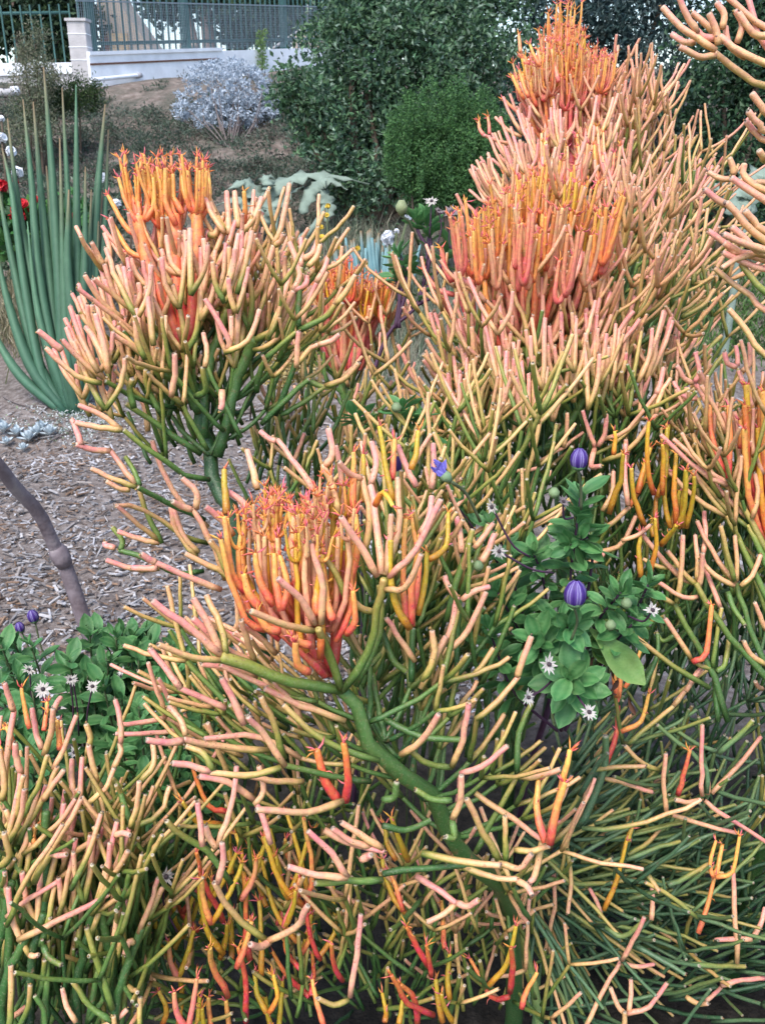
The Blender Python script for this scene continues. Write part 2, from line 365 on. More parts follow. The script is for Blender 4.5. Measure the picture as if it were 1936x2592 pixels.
# pipe at the wall foot
P = np.array([at(x * .586, y * .586, s) for x, y, s in ((405, 345, 10.7), (600, 325, 11.6), (820, 302, 12.8), (1000, 292, 13.6), (1220, 280, 14.6), (1420, 262, 15.6))])
for i in range(len(P)): P[i][2] = max(P[i][2], float(hgt(P[i][0], P[i][1])) + .03)
pe = empty('water_pipe', tuple(P[0]), 'thin white pipe lying along the foot of the kerb wall', 'pipe')
V, F, _, _ = tube(spline(P, 26), .024, 8); q = MB(); q.add(V, F); q.build('pipe_run', M_WHITE, pe)
for k in (1, 3): V, F, _, _ = tube([P[k] - unit(P[k + 1] - P[k]) * .05, P[k] + unit(P[k + 1] - P[k]) * .05], .032, 8); q = MB(); q.add(V, F); q.build('coupling', M_CONC, pe)
P = [at(1170 * .586, 215 * .586, 15.2), at(1250 * .586, 160 * .586, 15.25), at(1325 * .586, 112 * .586, 15.3), at(1330 * .586, -40 * .586, 15.3)]
ce = empty('downpipe', tuple(P[0]), 'pale grey bent conduit tied to the green fence', 'pipe')
V, F, _, _ = tube(np.vstack([spline(P[:3], 6), P[3]]), .018, 6); q = MB(); q.add(V, F); q.build('conduit', M_CONC, ce)
P = [at(-60, 232, 10.6), at(10, 222, 10.6), at(40, 220, 10.7)]
for p in P: p[2] = float(hgt(p[0], p[1])) + .05
he = empty('drain_hose', tuple(P[0]), 'short pale drain hose lying on the slope', 'hose')
V, F, _, _ = tube(spline(P, 8), .045, 9); q = MB(); q.add(V, F); q.build('hose_body', M_CONC, he)
V, F, _, _ = tube([P[2] - unit(P[2] - P[1]) * .05, P[2] + unit(P[2] - P[1]) * .02], .055, 9); q = MB(); q.add(V, F); q.build('end_collar', M_WHITE, he)
# beige sloping house wall behind the fence
hs_ = empty('sloping_house_wall', tuple(at(300, 130, 15)), 'beige stucco wall with a steep diagonal edge behind the green fence', 'building')
pts = [at(236, 140, 15), at(395, 140, 15), at(283, -12, 15), at(236, -130, 15)]
pts[0][2] -= .5; pts[1][2] -= .5; pts[1][0] += .25
q = MB(); n = len(pts); V = [np.array([p[0], 17.2, p[2]]) for p in pts] + [np.array([p[0], 18.4, p[2]]) for p in pts]
q.add(V, [tuple(range(n))[::-1], tuple(range(n, 2 * n))] + [(i, (i + 1) % n, (i + 1) % n + n, i + n) for i in range(n)]); q.build('wall_body', M_BEIGE, hs_, False)
a, b = at(252, 138, 15), at(318, 82, 15)
pl = empty('plywood_sheet', (a[0], 16.4, a[2]), 'tan plywood sheet leaning by the beige sloping wall', 'board')
q = MB(); q.box((a[0], 16.9, a[2] - .4), (b[0], 16.95, b[2])); q.build('sheet', M_PLY, pl, False); q = MB(); q.box((a[0] + .05, 16.87, a[2] - .4), (a[0] + .11, 16.899, b[2] - .05)); q.build('batten', M_BROWN, pl, False)
# rounded tan rocks / low items beyond the fence
M_ROCK = mat('tan_rock', base=(.36, .29, .23), rough=.95, spec=.1, noise=(8, .3), bump=(30, .6))
def rock(u, v, s, wpx, hpx, label, name='garden_rock', colr=None):
    p = at(u, v, s); k = s / FPX; bm = bmesh.new(); bmesh.ops.create_icosphere(bm, subdivisions=3, radius=1)
    for vv in bm.verts:
        d = vv.co.normalized(); f = 1 + .12 * math.sin(d.x * 5 + u) + .1 * math.sin(d.y * 7 + d.z * 4); vv.co = Vector((d.x * wpx * k * f, d.y * wpx * k * .8 * f, d.z * hpx * k * f))
    me = bpy.data.meshes.new(name); bm.to_mesh(me); bm.free(); me.materials.append(colr or M_ROCK); me.polygons.foreach_set('use_smooth', np.ones(len(me.polygons), bool))
    o = obj(name, me, None, tuple(p)); tag(o, label, 'rock'); return o
rock(792, 122, 18.0, 46, 44, 'large rounded tan boulder behind the wire screen of the fence')
rock(474, 118, 17.2, 22, 14, 'small dark brown boulder between the tree trunks behind the fence')
# ------------------------------------------------------------------ trees beyond the fence
DK = [(.022, .045, .022), (.035, .065, .03), (.05, .085, .035), (.015, .032, .02)]
M_TRUNK = mat('tree_bark', base=(.20, .15, .13), rough=.95, spec=.1, noise=(8, .3), bump=(30, .6))
def tree(label, trunks, crown, s, n, size, cols=DK):
    f = at(trunks[0][0], trunks[0][1], s); f[2] = 2.6
    e = empty('broadleaf_tree', tuple(f), label, 'tree', None)
    for t in trunks:
        P = [at(t[i], t[i + 1], s) for i in range(0, len(t) - 1, 2)]; P[0][2] = 2.55
        V, F, _, _ = tube(spline(P, 9), np.linspace(t[-1], t[-1] * .6, 9), 8); q = MB(); q.add(V, F); q.build('trunk', M_TRUNK, e)
    mb = MB(); ar = sum(c[2] * c[3] for c in crown)
    for c in crown:
        k = s / FPX; leaf_cloud(mb, at(c[0], c[1], s), (c[2] * k, c[2] * k * .8, c[3] * k), int(n * c[2] * c[3] / ar), size, cols, .2)
    mb.build('crown', M_LEAFY, e, False)
tree('dark tree with two pale leaning trunks behind the green fence', [(498, 130, 480, 60, 445, -40, .13), (530, 130, 525, 60, 515, -60, .16)],
     [(430, 5, 70, 30), (520, -20, 110, 40), (640, 10, 90, 45), (700, 60, 70, 60), (560, 30, 40, 35), (610, 90, 45, 30), (740, 20, 90, 70)], 19, 7000, .16)
tree('dark spreading tree behind the side kerb and feathery shrub', [(60, 190, 50, 90, 20, -60, .12), (140, 190, 150, 80, 130, -60, .1)],
     [(40, 20, 110, 60), (150, 10, 90, 60), (200, 60, 40, 60), (-20, 70, 60, 60), (140, 110, 60, 45), (165, 150, 45, 30), (110, 60, 60, 40)], 15, 6500, .13)
tree('dense dark tree crown over the far end of the fence', [(900, 140, 880, 20, 870, -120, .15)],
     [(800, -10, 120, 60), (930, 0, 160, 110), (1060, -20, 150, 90), (860, 70, 90, 60)], 20, 5500, .17)
# ------------------------------------------------------------------ shrubs on the slope
GR = [(.055, .12, .06), (.08, .165, .075), (.12, .21, .10), (.04, .085, .055), (.20, .28, .20)]
bush('evergreen_shrub', 'big dark evergreen shrub with glossy rounded leaves behind the bright green bush', 'shrub', 940, 560, 7.6,
     [(940, 160, 180, 170), (860, 330, 130, 150), (800, 260, 90, 100), (1080, 150, 170, 170), (1010, 350, 120, 130), (930, 470, 120, 90), (890, 70, 90, 90), (1190, 120, 150, 150, .3), (740, 230, 50, 60), (1000, 40, 140, 90), (1000, -60, 200, 110), (1210, -40, 180, 120, .3), (1180, 330, 110, 150, .3), (1060, 480, 90, 70, .2)], 46000, .052, GR, .045, aspect=.5)
BL = [(.03, .06, .06), (.045, .085, .08), (.065, .11, .10), (.02, .04, .045), (.10, .14, .13)]
bush('evergreen_shrub', 'tall blue-grey shrub in deep shade behind the salmon spire', 'shrub', 1500, 560, 9.0,
     [(1420, 120, 160, 200), (1600, 200, 180, 220), (1540, 30, 200, 130), (1700, -60, 220, 140), (1400, -70, 160, 100), (1700, 380, 120, 180), (1480, 400, 150, 160), (1330, 330, 110, 170)], 20000, .07, BL, .05, aspect=.4)
bush('evergreen_shrub', 'dark green leafy shrub at the far right behind the bare peach forks', 'shrub', 1820, 650, 7.4,
     [(1830, 220, 150, 200), (1940, 320, 120, 250), (1780, 470, 110, 130), (1880, 560, 130, 90), (1980, 80, 150, 200), (1900, -40, 170, 160), (1700, 540, 80, 80)], 19000, .06, [(.03, .075, .035), (.045, .10, .045), (.02, .045, .03), (.07, .13, .06)], .04, aspect=.5)
# bright rounded bush
BG = [(.055, .14, .04), (.075, .17, .05), (.045, .11, .04), (.10, .21, .065)]
be = bush('rounded_bush', 'bright green fine-leaved rounded bush in front of the big evergreen shrub', 'shrub', 1130, 575, 6.5,
     [(1125, 400, 120, 110), (1070, 355, 55, 60), (1175, 340, 65, 60), (1225, 430, 60, 80), (1130, 480, 120, 70), (1040, 440, 40, 60)], 26000, .024, BG, .02, shell=.3, aspect=.45)
mb = MB()
for _ in range(420):
    a_ = R.uniform(0, 6.283); r_ = R.random() ** .5 if R.random() < .5 else 1.0; u = 1130 + 150 * r_ * math.cos(a_); top = 372 - 135 * r_ * abs(math.sin(a_)) * (1 if R.random() < .6 else -.6) + (R.uniform(-46, 14) if r_ == 1.0 else R.uniform(-18, 12)); p = at(u, top + 40, 6.45 + R.uniform(-.2, .2)); 
    for j in range(16): leaf_cloud(mb, p + [R.gauss(0, .008), R.gauss(0, .008), j * .012 - .06], (.016, .016, .01), 3, .022, BG, .2)
mb.build('shoot_tips', M_LEAFY, be, False)['kind'] = 'stuff'
# silver shrub
SV = [(.40, .46, .52), (.48, .54, .60), (.32, .38, .44), (.55, .60, .66)]
foot = ground(585, 374); e = empty('silver_shrub', tuple(foot), 'round silvery white leaved shrub on the bare slope below the kerb wall', 'shrub'); mb = MB(); tips = []
sv = np.linalg.norm(foot - CAM) * .985
for k in range(400):
    a = R.uniform(0, 6.283); r_ = R.random() ** .5; u, v = 573 + 130 * r_ * math.cos(a), 264 + 112 * r_ * math.sin(a)
    p = at(u, v, sv + R.uniform(-.5, .35) * math.sqrt(max(0, 1 - r_ * r_))); p[2] = max(p[2], hgt(p[0], p[1]) + .05); leaf_cloud(mb, p, (.05, .05, .035), 16, .045, SV, .1, 0, .4); tips.append(p)
mb.build('crown', M_LEAFY, e, False)
M_TWIG = mat('grey_twig', base=(.17, .14, .13), rough=.9, spec=.1, noise=(20, .3), bump=None)
limbs('branch', foot - [0, 0, .05], [tips[i] for i in range(0, 400, 9)], .008, e, M_TWIG)
# feathery shrub at far left, low dark mounds, wispy sprig at the wall
FT = [(.15, .18, .11), (.20, .22, .13), (.12, .14, .09), (.24, .22, .15)]
bush('feathery_shrub', 'pale feathery conifer-like shrub standing before the side kerb', 'shrub', 95, 330, 8.6,
     [(90, 110, 32, 60), (95, 180, 45, 60), (90, 250, 60, 70), (80, 330, 75, 50), (60, 140, 28, 40), (125, 200, 32, 50)], 6500, .035, FT, .018, aspect=.22)
bush('mound_shrub', 'dark green low mound of shrub growing on the slope left of the bare soil', 'shrub', 190, 300, 9.0,
     [(200, 238, 75, 38), (130, 262, 60, 40), (90, 290, 50, 40)], 6000, .035, [(.05, .09, .03), (.07, .11, .035), (.035, .06, .025)], .015, aspect=.3)
e = empty('tall_weed', tuple(at(663, 178, 13.4)), 'tall bright green weed sprouting at the foot of the kerb wall', 'plant'); mb = MB()
for j in range(40): leaf_cloud(mb, at(663 + R.gauss(0, 4), 178 - j * 2.6, 13.4), (.06, .06, .02), 8, .05, [(.16, .26, .09), (.20, .30, .12)], .1)
mb.build('foliage', M_LEAFY, e, False); limbs('stem', at(663, 180, 13.4), [at(663, 75, 13.4)], .012, e)
# slope ground cover: uncountable
mb = MB()
CV = [(.075, .11, .07), (.10, .135, .095), (.06, .09, .065), (.13, .15, .11), (.17, .145, .12)]
for _ in range(2600):
    u = R.uniform(-60, 1000); v = R.uniform(255, 640) if R.random() < .8 else R.uniform(200, 300)
    band = math.exp(-((v - (340 + .02 * u)) / 70) ** 2) + .8 * math.exp(-((v - 455) / 40) ** 2) + .25
    if 260 < u < 460 and v < 300: band *= .12
    if 560 < u < 760 and 370 < v < 420: band *= .35
    if R.random() > band: continue
    p = ground(u, v); leaf_cloud(mb, p + [0, 0, .03], (R.uniform(.06, .16), R.uniform(.06, .16), R.uniform(.03, .08)), 34, .04, [R.choice(CV), R.choice(CV)], .1, 0, .35)
o = mb.build('slope_ground_cover', M_LEAFY, None, False); tag(o, 'matted grey-green ground cover creeping over the slope', 'ground cover', kind='stuff')
# small gold-tinged tufts of dry growth on the slope
def grass_patch(name, label, pts_, n, hgt_, cols, lean=.35, width=.004):
    mb = MB()
    for (u, v, ru, rv, k) in pts_:
        for _ in range(int(n * k)):
            p = ground(u + R.gauss(0, ru), v + R.gauss(0, rv)); h_ = hgt_ * R.uniform(.5, 1.3); d = unit([R.gauss(0, lean), R.gauss(0, lean), 1]); e_ = d + [R.gauss(0, lean), R.gauss(0, lean), -.1]
            sd_ = unit([R.gauss(0, 1), R.gauss(0, 1), 0]) * width
            a = p; b = p + d * h_ * .6; c = p + (d * .6 + unit(e_) * .45) * h_
            mb.add([a - sd_, a + sd_, b + sd_ * .8, b - sd_ * .8, c], [(0, 1, 2, 3), (3, 2, 4)], np.array(R.choice(cols)) * R.uniform(.8, 1.2))
    o = mb.build(name, M_LEAFY, None, False); tag(o, label, 'grass', kind='stuff')
DG = [(.34, .28, .17), (.26, .23, .14), (.16, .17, .09), (.40, .35, .24)]
grass_patch('dry_grass', 'dry straw-coloured grass in front of the tall green succulent', [(60, 780, 60, 50, 1), (30, 850, 60, 30, .6), (250, 700, 30, 40, .5)], 900, .16, DG)
grass_patch('weedy_grass', 'thin grey-green weedy grass between the fire stick shrubs', [(1080, 820, 60, 50, 1), (1040, 700, 60, 40, .8), (1000, 900, 60, 60, .6), (860, 640, 80, 30, .6)], 900, .20, [(.20, .23, .16), (.28, .28, .2), (.12, .17, .10), (.33, .31, .22)])
grass_patch('low_weeds', 'low fresh green weeds and grass under the dark right-hand shrubs', [(1800, 780, 120, 45, 1.6), (1650, 720, 90, 45, 1), (1880, 870, 80, 30, .6), (1780, 700, 120, 25, 1)], 1500, .07, [(.07, .15, .03), (.10, .19, .05), (.05, .10, .03), (.22, .2, .12)], .6, .006)
# ------------------------------------------------------------------ fire stick shrubs
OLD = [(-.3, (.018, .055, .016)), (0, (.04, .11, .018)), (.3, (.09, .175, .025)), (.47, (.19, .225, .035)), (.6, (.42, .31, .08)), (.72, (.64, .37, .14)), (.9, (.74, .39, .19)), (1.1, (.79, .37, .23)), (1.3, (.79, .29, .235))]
YNG = dict(
    orange=[(0, (.50, .05, .04)), (.3, (.72, .13, .07)), (.55, (.80, .24, .075)), (.8, (.82, .34, .08)), (1, (.80, .40, .09))],
    yellow=[(0, (.48, .07, .03)), (.2, (.62, .17, .03)), (.5, (.66, .30, .03)), (.8, (.68, .38, .03)), (1, (.70, .43, .06))],
    gold=[(0, (.40, .10, .03)), (.25, (.48, .20, .02)), (.6, (.46, .28, .02)), (1, (.54, .36, .03))],
    pink=[(0, (.54, .055, .055)), (.3, (.74, .12, .11)), (.6, (.81, .22, .16)), (.85, (.82, .30, .15)), (1, (.80, .33, .13))],
    red=[(0, (.45, .03, .03)), (.4, (.62, .06, .05)), (.75, (.72, .14, .05)), (1, (.74, .24, .05))],
    pale=[(0, (.62, .16, .10)), (.4, (.74, .28, .16)), (.7, (.76, .38, .20)), (1, (.76, .42, .18))])
COOL = [(-.3, (.014, .045, .026)), (0, (.045, .11, .06)), (.3, (.16, .25, .15)), (.6, (.30, .36, .21))]
def rampf(tab, x):
    xs = [a for a, _ in tab]; cs = np.array([c for _, c in tab])
    return np.stack([np.interp(x, xs, cs[:, k]) for k in range(3)], -1)
UPZ = np.array([0, 0, 1.0])
PIG = unit([-.15, -.45, .85])          # the side of the stick that has blushed in past seasons

def spindle(p, d, L, r, bend=0.3):
    d = unit(d); e = unit(d + bend * unit(rng.normal(size=3)))
    P = [p, p + d * L * .5, p + unit(d + e) * L]
    a = unit(np.cross(d, [.31, .2, .9])); b = np.cross(d, a)
    V = [p + a * r * .6, p - .5 * a * r * .6 + .87 * b * r * .6, p - .5 * a * r * .6 - .87 * b * r * .6,
         P[1] + a * r, P[1] - .5 * a * r + .87 * b * r, P[1] - .5 * a * r - .87 * b * r, P[2]]
    F = [(0, 1, 4, 3), (1, 2, 5, 4), (2, 0, 3, 5), (3, 4, 6), (4, 5, 6), (5, 3, 6)]
    return V, F
OCT = np.array([(1, 0, 0), (-1, 0, 0), (0, 1, 0), (0, -1, 0), (0, 0, 1), (0, 0, -1)], float)
OCTF = [(0, 2, 4), (2, 1, 4), (1, 3, 4), (3, 0, 4), (2, 0, 5), (1, 2, 5), (3, 1, 5), (0, 3, 5)]

class Shrub:
    def __init__(s, label, s0, rmm=6.0, theme='orange', name='fire_stick_shrub'):
        s.label = label; s.s0 = s0; s.r = rmm / 1000; s.theme = theme; s.items = []; s.name = name; s.trunk = []
    # ---- one stick as mesh data
    def stick(s, P, r0, r1, kind='o', g=(0, 1), tip='scar', sides=7, theme=None, name='stick', nub=1.0):
        P = np.asarray(P, float); k_ = {'t': .85, 'o': .69, 'y': .78}[kind]; r0 *= k_; r1 *= k_
        n = 7 if kind != 't' else 12
        P = spline(P, n)
        L = float(np.linalg.norm(np.diff(P, axis=0), axis=1).sum())
        if L < 1e-3: return P[-1], unit(P[-1] - P[0])
        wig = rng.normal(size=(n, 3)) * L * .006; wig[0] = 0; wig[-1] = 0; P = P + wig
        rr = np.linspace(r0 * 1.05, r1 * .93, n) * (1 + rng.normal(size=n) * .03)
        d = unit(P[-1] - P[-2])
        # rounded end
        P2 = np.vstack([P, P[-1] + d * r1 * .45, P[-1] + d * r1 * .7, P[-1] + d * r1 * .58]); rr = np.append(rr, [r1 * .88, r1 * .52, r1 * .3])
        if kind != 't': rr[0] *= .88; rr[1] *= 1.03
        V, F, t, N = tube(P2, rr, sides)
        tt = np.repeat(np.append(np.linspace(0, 1, n), [1, 1, 1]), sides)
        mb = MB()
        j = rng.normal() * .07
        if kind in ('o', 't'):
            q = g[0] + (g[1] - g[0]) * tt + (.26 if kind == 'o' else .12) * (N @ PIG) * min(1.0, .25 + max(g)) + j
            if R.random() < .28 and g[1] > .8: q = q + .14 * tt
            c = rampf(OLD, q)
            if s.cool:
                f_ = np.clip((.55 - q) / .4, 0, 1)[:, None] * .7 * s.cool; c = c * (1 - f_) + rampf(COOL, q) * f_
            # ageing: paler or rosier plants
            c = c * (1 + rng.normal() * .05)
            if kind == 'o': c[:sides] = c[:sides] * .62
            if tip == 'scar' and kind == 'o':
                c[-3 * sides:-2 * sides] = c[-3 * sides:-2 * sides] * .6 + np.array((.17, .14, .10)); c[-2 * sides:-sides] = (.42, .34, .25); c[-sides:] = (.13, .08, .05)
        else:
            tb = YNG[theme or s.theme]
            q = g[0] + (g[1] - g[0]) * tt + .10 * (N @ PIG) + j
            c = rampf(tb, q)
        mb.add(V, F, c)
        if kind == 'o' and name != 'back_stick' and R.random() < .6:
            for _ in range(R.choice([1, 1, 2])):
                i_ = R.randrange(2, n - 1); k2 = R.randrange(sides); q_ = V[i_ * sides + k2]
                mb.add(OCT * r1 * R.uniform(.16, .3) + q_, OCTF, R.choice([(.20, .12, .07), (.36, .28, .22), (.46, .40, .32)]))
        e = P2[-1]
        if tip == 'scar' and kind == 'o':
            for _ in range(int(R.choice([1, 2, 3, 4]) * nub + .5)):
                q = e + unit(rng.normal(size=3) + d * .6) * r1 * R.uniform(.4, .9)
                mb.add(OCT * r1 * R.uniform(.24, .5) * (1 + .4 * rng.normal(size=(6, 1))) + q, OCTF, R.choice([(.26, .14, .05), (.40, .24, .07), (.16, .09, .06), (.34, .27, .2)]))
        elif tip == 'leaf':
            k = R.choice([3, 4, 5, 6])
            for i in range(k):
                o = unit(d * R.uniform(.5, 1.3) + unit(rng.normal(size=3)) * .8)
                V2, F2 = spindle(e - d * r1 * .4, o, R.uniform(.009, .020) * s.lf, r1 * R.uniform(.2, .3) + .0006, .4)
                mb.add(V2, F2, R.choice([(.72, .15, .10), (.74, .22, .06), (.70, .30, .05), (.70, .14, .16)]))
            for i in range(R.choice([0, 1, 2, 3])):
                f = R.uniform(.35, .95); q = P[int(f * (n - 1))]
                o = unit(d * .8 + unit(rng.normal(size=3)))
                V2, F2 = spindle(q + o * r1 * .6, o, R.uniform(.007, .014) * s.lf, .0011, .6)
                mb.add(V2, F2, R.choice([(.72, .15, .12), (.74, .26, .06), (.70, .16, .18)]))
        mid = P[n // 2] - CAM; sd_ = max(.3, mid @ FWD)
        u = mid @ RGT / sd_ * FPX + 968; v = 1296 - mid @ UPV / sd_ * FPX
        inside = -60 < u < 1996 and -60 < v < 2650
        score = (L * (r0 + r1) / sd_ ** 2) * (1 if inside else .0) * (1.0 if name != 'back_stick' else .2)
        s.items.append((score, 'stick' if name == 'back_stick' else name, mb))
        return e, d
    lf = 1.0; cool = 0.25
    # ---- digitised from the photograph: a zoom frame, points base -> tip, and depth offsets in metres
    def h(s, fr, pts, g=(.6, 1.0), d=(0, 0), k='o', r=1.0, r1=None, tip=None, theme=None, name=None, out=False):
        a = [float(x) for x in pts.split()]; P = []
        n = len(a) // 2
        if out:
            a = [a[0] + out, a[1] + .25 * out] + a; n += 1
        for i in range(n):
            u, v = px(fr, a[2 * i], a[2 * i + 1]); P.append(at(u, v, s.s0 + d[0] + (d[1] - d[0]) * i / (n - 1)))
        tip = tip or ('leaf' if k == 'y' else 'scar'); rr = s.r * r
        nm = name or {'o': 'stick', 'y': 'young_shoot', 't': 'stem'}[k]
        return s.stick(P, rr * (1.03 if k != 't' else 1), rr * (r1 or {'o': .95, 'y': .74, 't': .8}[k]), k, g, tip if k != 't' else 'none', 7 if k != 't' else 10, theme, nm)
    def H(s, fr, block, g=(.6, 1.0), k='o', r=1.0, theme=None, spread=.05, tip=None, out=0):
        """many sticks, one per line; a line may end in '@ d0 d1' (depth offsets) and '# g0 g1'"""
        for ln in block.strip().splitlines():
            gg = g; dd = None
            if '#' in ln: ln, q = ln.split('#'); gg = tuple(float(x) for x in q.split())
            if '@' in ln: ln, q = ln.split('@'); dd = tuple(float(x) for x in q.split())
            if dd is None: a = R.uniform(-spread, spread); dd = (a * .4, a)
            s.h(fr, ln, gg, dd, k, r * R.uniform(.9, 1.1), None, tip, R.choice(theme) if isinstance(theme, (tuple, list)) else theme, None, out if out and float(ln.split()[0]) > 1600 else False)
    # ---- grown
    def grow(s, p, d, L, r, lev, g0, gs, up=.5, fork=(2, 2, 3), ang=(28, 48), name='stick', kind='o', theme=None, nub=.7):
        d = unit(d); P = [p]; q = np.array(p, float); n = 4
        for i in range(n):
            f = (i + .5) / n; q = q + unit(d * (1 - up * f) + UPZ * up * f) * L / n; P.append(q)
        last = lev == 0
        e, ed = s.stick(P, r, r * .94, kind, (g0, g0 + gs), ('scar' if last else 'none') if kind == 'o' else ('leaf' if last else 'none'), 6, theme, name, nub)
        e = P[-1]
        if lev > 0:
            k = R.choice(fork); a0 = R.uniform(0, 6.28); ax = unit(np.cross(ed, [.3, .5, .81])); ay = np.cross(ed, ax)
            for i in range(k):
                a = a0 + i * 6.283 / k + R.uniform(-.5, .5); th = rad(R.uniform(*ang))
                dd = ed * math.cos(th) + (ax * math.cos(a) + ay * math.sin(a)) * math.sin(th)
                s.grow(e, dd, L * R.uniform(.65, 1.0), r * .95, lev - 1, g0 + gs, gs, up, fork, ang, name, kind, theme, nub)
    def whorls(s, P, n_nodes, n_br, L, lev, g0=.05, g1=.95, tilt=(50, 75), up=.55, r=None, a0=0, lscale=(1, 1), f=(0, 1), az=(-.45, 3.6), name='stick', kind='o', theme=None, fork=(2, 2, 3)):
        """branches in whorls along a stem given as 3-D points"""
        Q = spline(P, 40); r = r or s.r; a = a0
        for i in range(n_nodes):
            t = f[0] + (f[1] - f[0]) * (i + .5) / n_nodes; p = Q[int(t * 39)]
            for j in range(n_br):
                a += 2.4 + R.uniform(-.3, .3)
                aa = a if az is None else R.uniform(*az)
                th = rad(R.uniform(*tilt)); o = np.array([math.cos(aa), math.sin(aa), 0])
                ll = L * (lscale[0] + (lscale[1] - lscale[0]) * t) * R.uniform(.8, 1.2)
                s.grow(p, o * math.sin(th) + UPZ * math.cos(th), ll, r * R.uniform(.85, 1.05), lev, g0, (g1 - g0) / (lev + 1), up, fork, (25, 45), name, kind, theme)
    def cup(s, p, axis, n, rad_, L, r=None, theme=None, sub=0, g=(.2, 1), flare=.12):
        """a whorl of young upright shoots curving up from one node"""
        r = r or s.r * .8; axis = unit(axis); ax = unit(np.cross(axis, [.31, .7, .2])); ay = np.cross(axis, ax); a0 = R.uniform(0, 6)
        for i in range(n):
            a = a0 + i * 6.283 / n + R.uniform(-.25, .25); o = ax * math.cos(a) + ay * math.sin(a)
            rd = rad_ * R.uniform(.55, 1.15); l = L * R.uniform(.75, 1.15)
            P = [p, p + o * rd * .75 + axis * l * .16, p + o * rd + axis * l * .5, p + o * (rd + flare * l * R.uniform(-.4, 1)) + axis * l]
            e, d = s.stick(P, r * .85, r * .62, 'y', (g[0], g[1]), 'leaf', 6, theme, 'young_shoot')
    def thicket(s, fr, rect, n, s_rng, dirpx, L=(.07, .14), lev=(0, 1), g=(-.2, .35), jit=.6, r=None, up=.25, gs=.25):
        """background sticks of the same shrub, rooted inside it"""
        for _ in range(n):
            u, v = px(fr, R.uniform(rect[0], rect[2]), R.uniform(rect[1], rect[3])); sd_ = R.uniform(*s_rng)
            p = at(u, v, sd_)
            if p[2] < .03: continue
            d = unit(RGT * dirpx[0] + UPZ * dirpx[1] + np.array([0, dirpx[2], 0])) + jit * rng.normal(size=3) * .6
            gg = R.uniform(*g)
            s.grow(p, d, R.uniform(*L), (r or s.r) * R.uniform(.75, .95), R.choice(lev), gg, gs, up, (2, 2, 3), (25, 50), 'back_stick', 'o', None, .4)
    def fan(s, fr, e0, e1, inward, n, L=(110, 190), g=(.7, 1.1), d=(-.1, .1), k='o', th=None, lean=.35, r=1.0):
        """upright sticks whose tips fill the band inside an edge of the crown (edge given in zoom pixels)"""
        for _ in range(n):
            f = R.random(); q = R.random() ** 1.3; x = e0[0] + (e1[0] - e0[0]) * f + inward[0] * q; y = e0[1] + (e1[1] - e0[1]) * f + inward[1] * q + R.uniform(-20, 20)
            l = R.uniform(*L); dx = (lean * (1 - q) + R.uniform(-.12, .12)) * (1 if inward[0] > 0 else -1) * l; dd = R.uniform(*d); j = R.uniform(-.12, .12)
            pts = f'{x+dx} {y+l} {x+dx*.4} {y+l*.5} {x} {y}'
            s.h(fr, pts, (g[0] + j, g[1] + j), (dd, dd), k, r * R.uniform(.85, 1.05), None, None, R.choice(th) if th else None)
            if R.random() < .6:
                a = R.uniform(.25, .5) * R.choice((-1, 1)) * l * .6
                s.h(fr, f'{x+dx} {y+l} {x+dx+a*.8} {y+l*.62} {x+dx+a} {y+l*.25}', (g[0] + j, g[1] + j), (dd, dd - .02), k, r * R.uniform(.85, 1.0), None, None, R.choice(th) if th else None)
    def build(s, foot, limit=300):
        e = empty(s.name, tuple(foot), s.label, 'shrub', 'fire stick shrubs in the bed')
        cnt = {}; rest = MB()
        for sc, nm, mb in sorted(s.items, key=lambda t: -t[0]):
            c = cnt.get(nm, 0)
            if (c < limit and sc > 0) or nm == 'stem':
                cnt[nm] = c + 1; mb.build(nm, M_STICK, e)
            else:
                for V, C in zip(mb.V, mb.C): rest.V.append(V); rest.C.append(C)
                rest.F += [tuple(i + rest.n for i in f) for f in mb.F]; rest.n += mb.n
        if rest.n:
            o = rest.build('stick_mass', M_STICK, e); o['kind'] = 'stuff'
        return e
def foot_of(fr, x, y, s):
    p = at(*px(fr, x, y), s); return (p[0], p[1], 0)
def pts3(fr, txt, s):
    a = [float(x) for x in txt.split()]
    return np.array([at(*px(fr, a[2 * i], a[2 * i + 1]), s) for i in range(len(a) // 2)])
def to_ground(P, dx=0, dy=.05):
    p = P[0]; return np.vstack([[p[0] + dx, p[1] + dy, -.03], (p + [p[0] + dx, p[1] + dy, 0.0]) / 2, P])
# ================================================================== A: shrub with flame-orange crown beside the mulch
A = Shrub('waist-high fire stick shrub with coral crown, standing beside the wood-chip mulch', 1.45, 6.4, 'orange')
tA = pts3('Z3', '985 1560 960 1450 915 1320 885 1200 845 1060 805 960 775 860', 1.47)
A.stick(to_ground(tA, .16, .12), .016, .011, 't', (-.35, .12), 'none', 10, None, 'stem')
A.h('Z3', '940 1290 985 1130 1020 960 1070 850 1095 790', (-.25, .25), (.02, -.02), 't', 1.5, 1.1)
A.h('Z3', '885 1210 880 1050 900 900 950 760 985 650', (-.2, .4), (.02, .0), 't', 1.3, 1.0)
A.h('Z3', '860 1100 800 1000 700 930 600 900', (-.2, .4), (0, -.06), 't', 1.2, 1.0)
for q in ('780 870 740 700 670 540 625 400 600 270', '800 860 790 700 765 500 755 260', '810 850 840 620 850 420 850 250'):
    A.h('Z3', q, (.05, .62), (0, 0), 'y', 1.75, 1.25, 'none', name='stem')
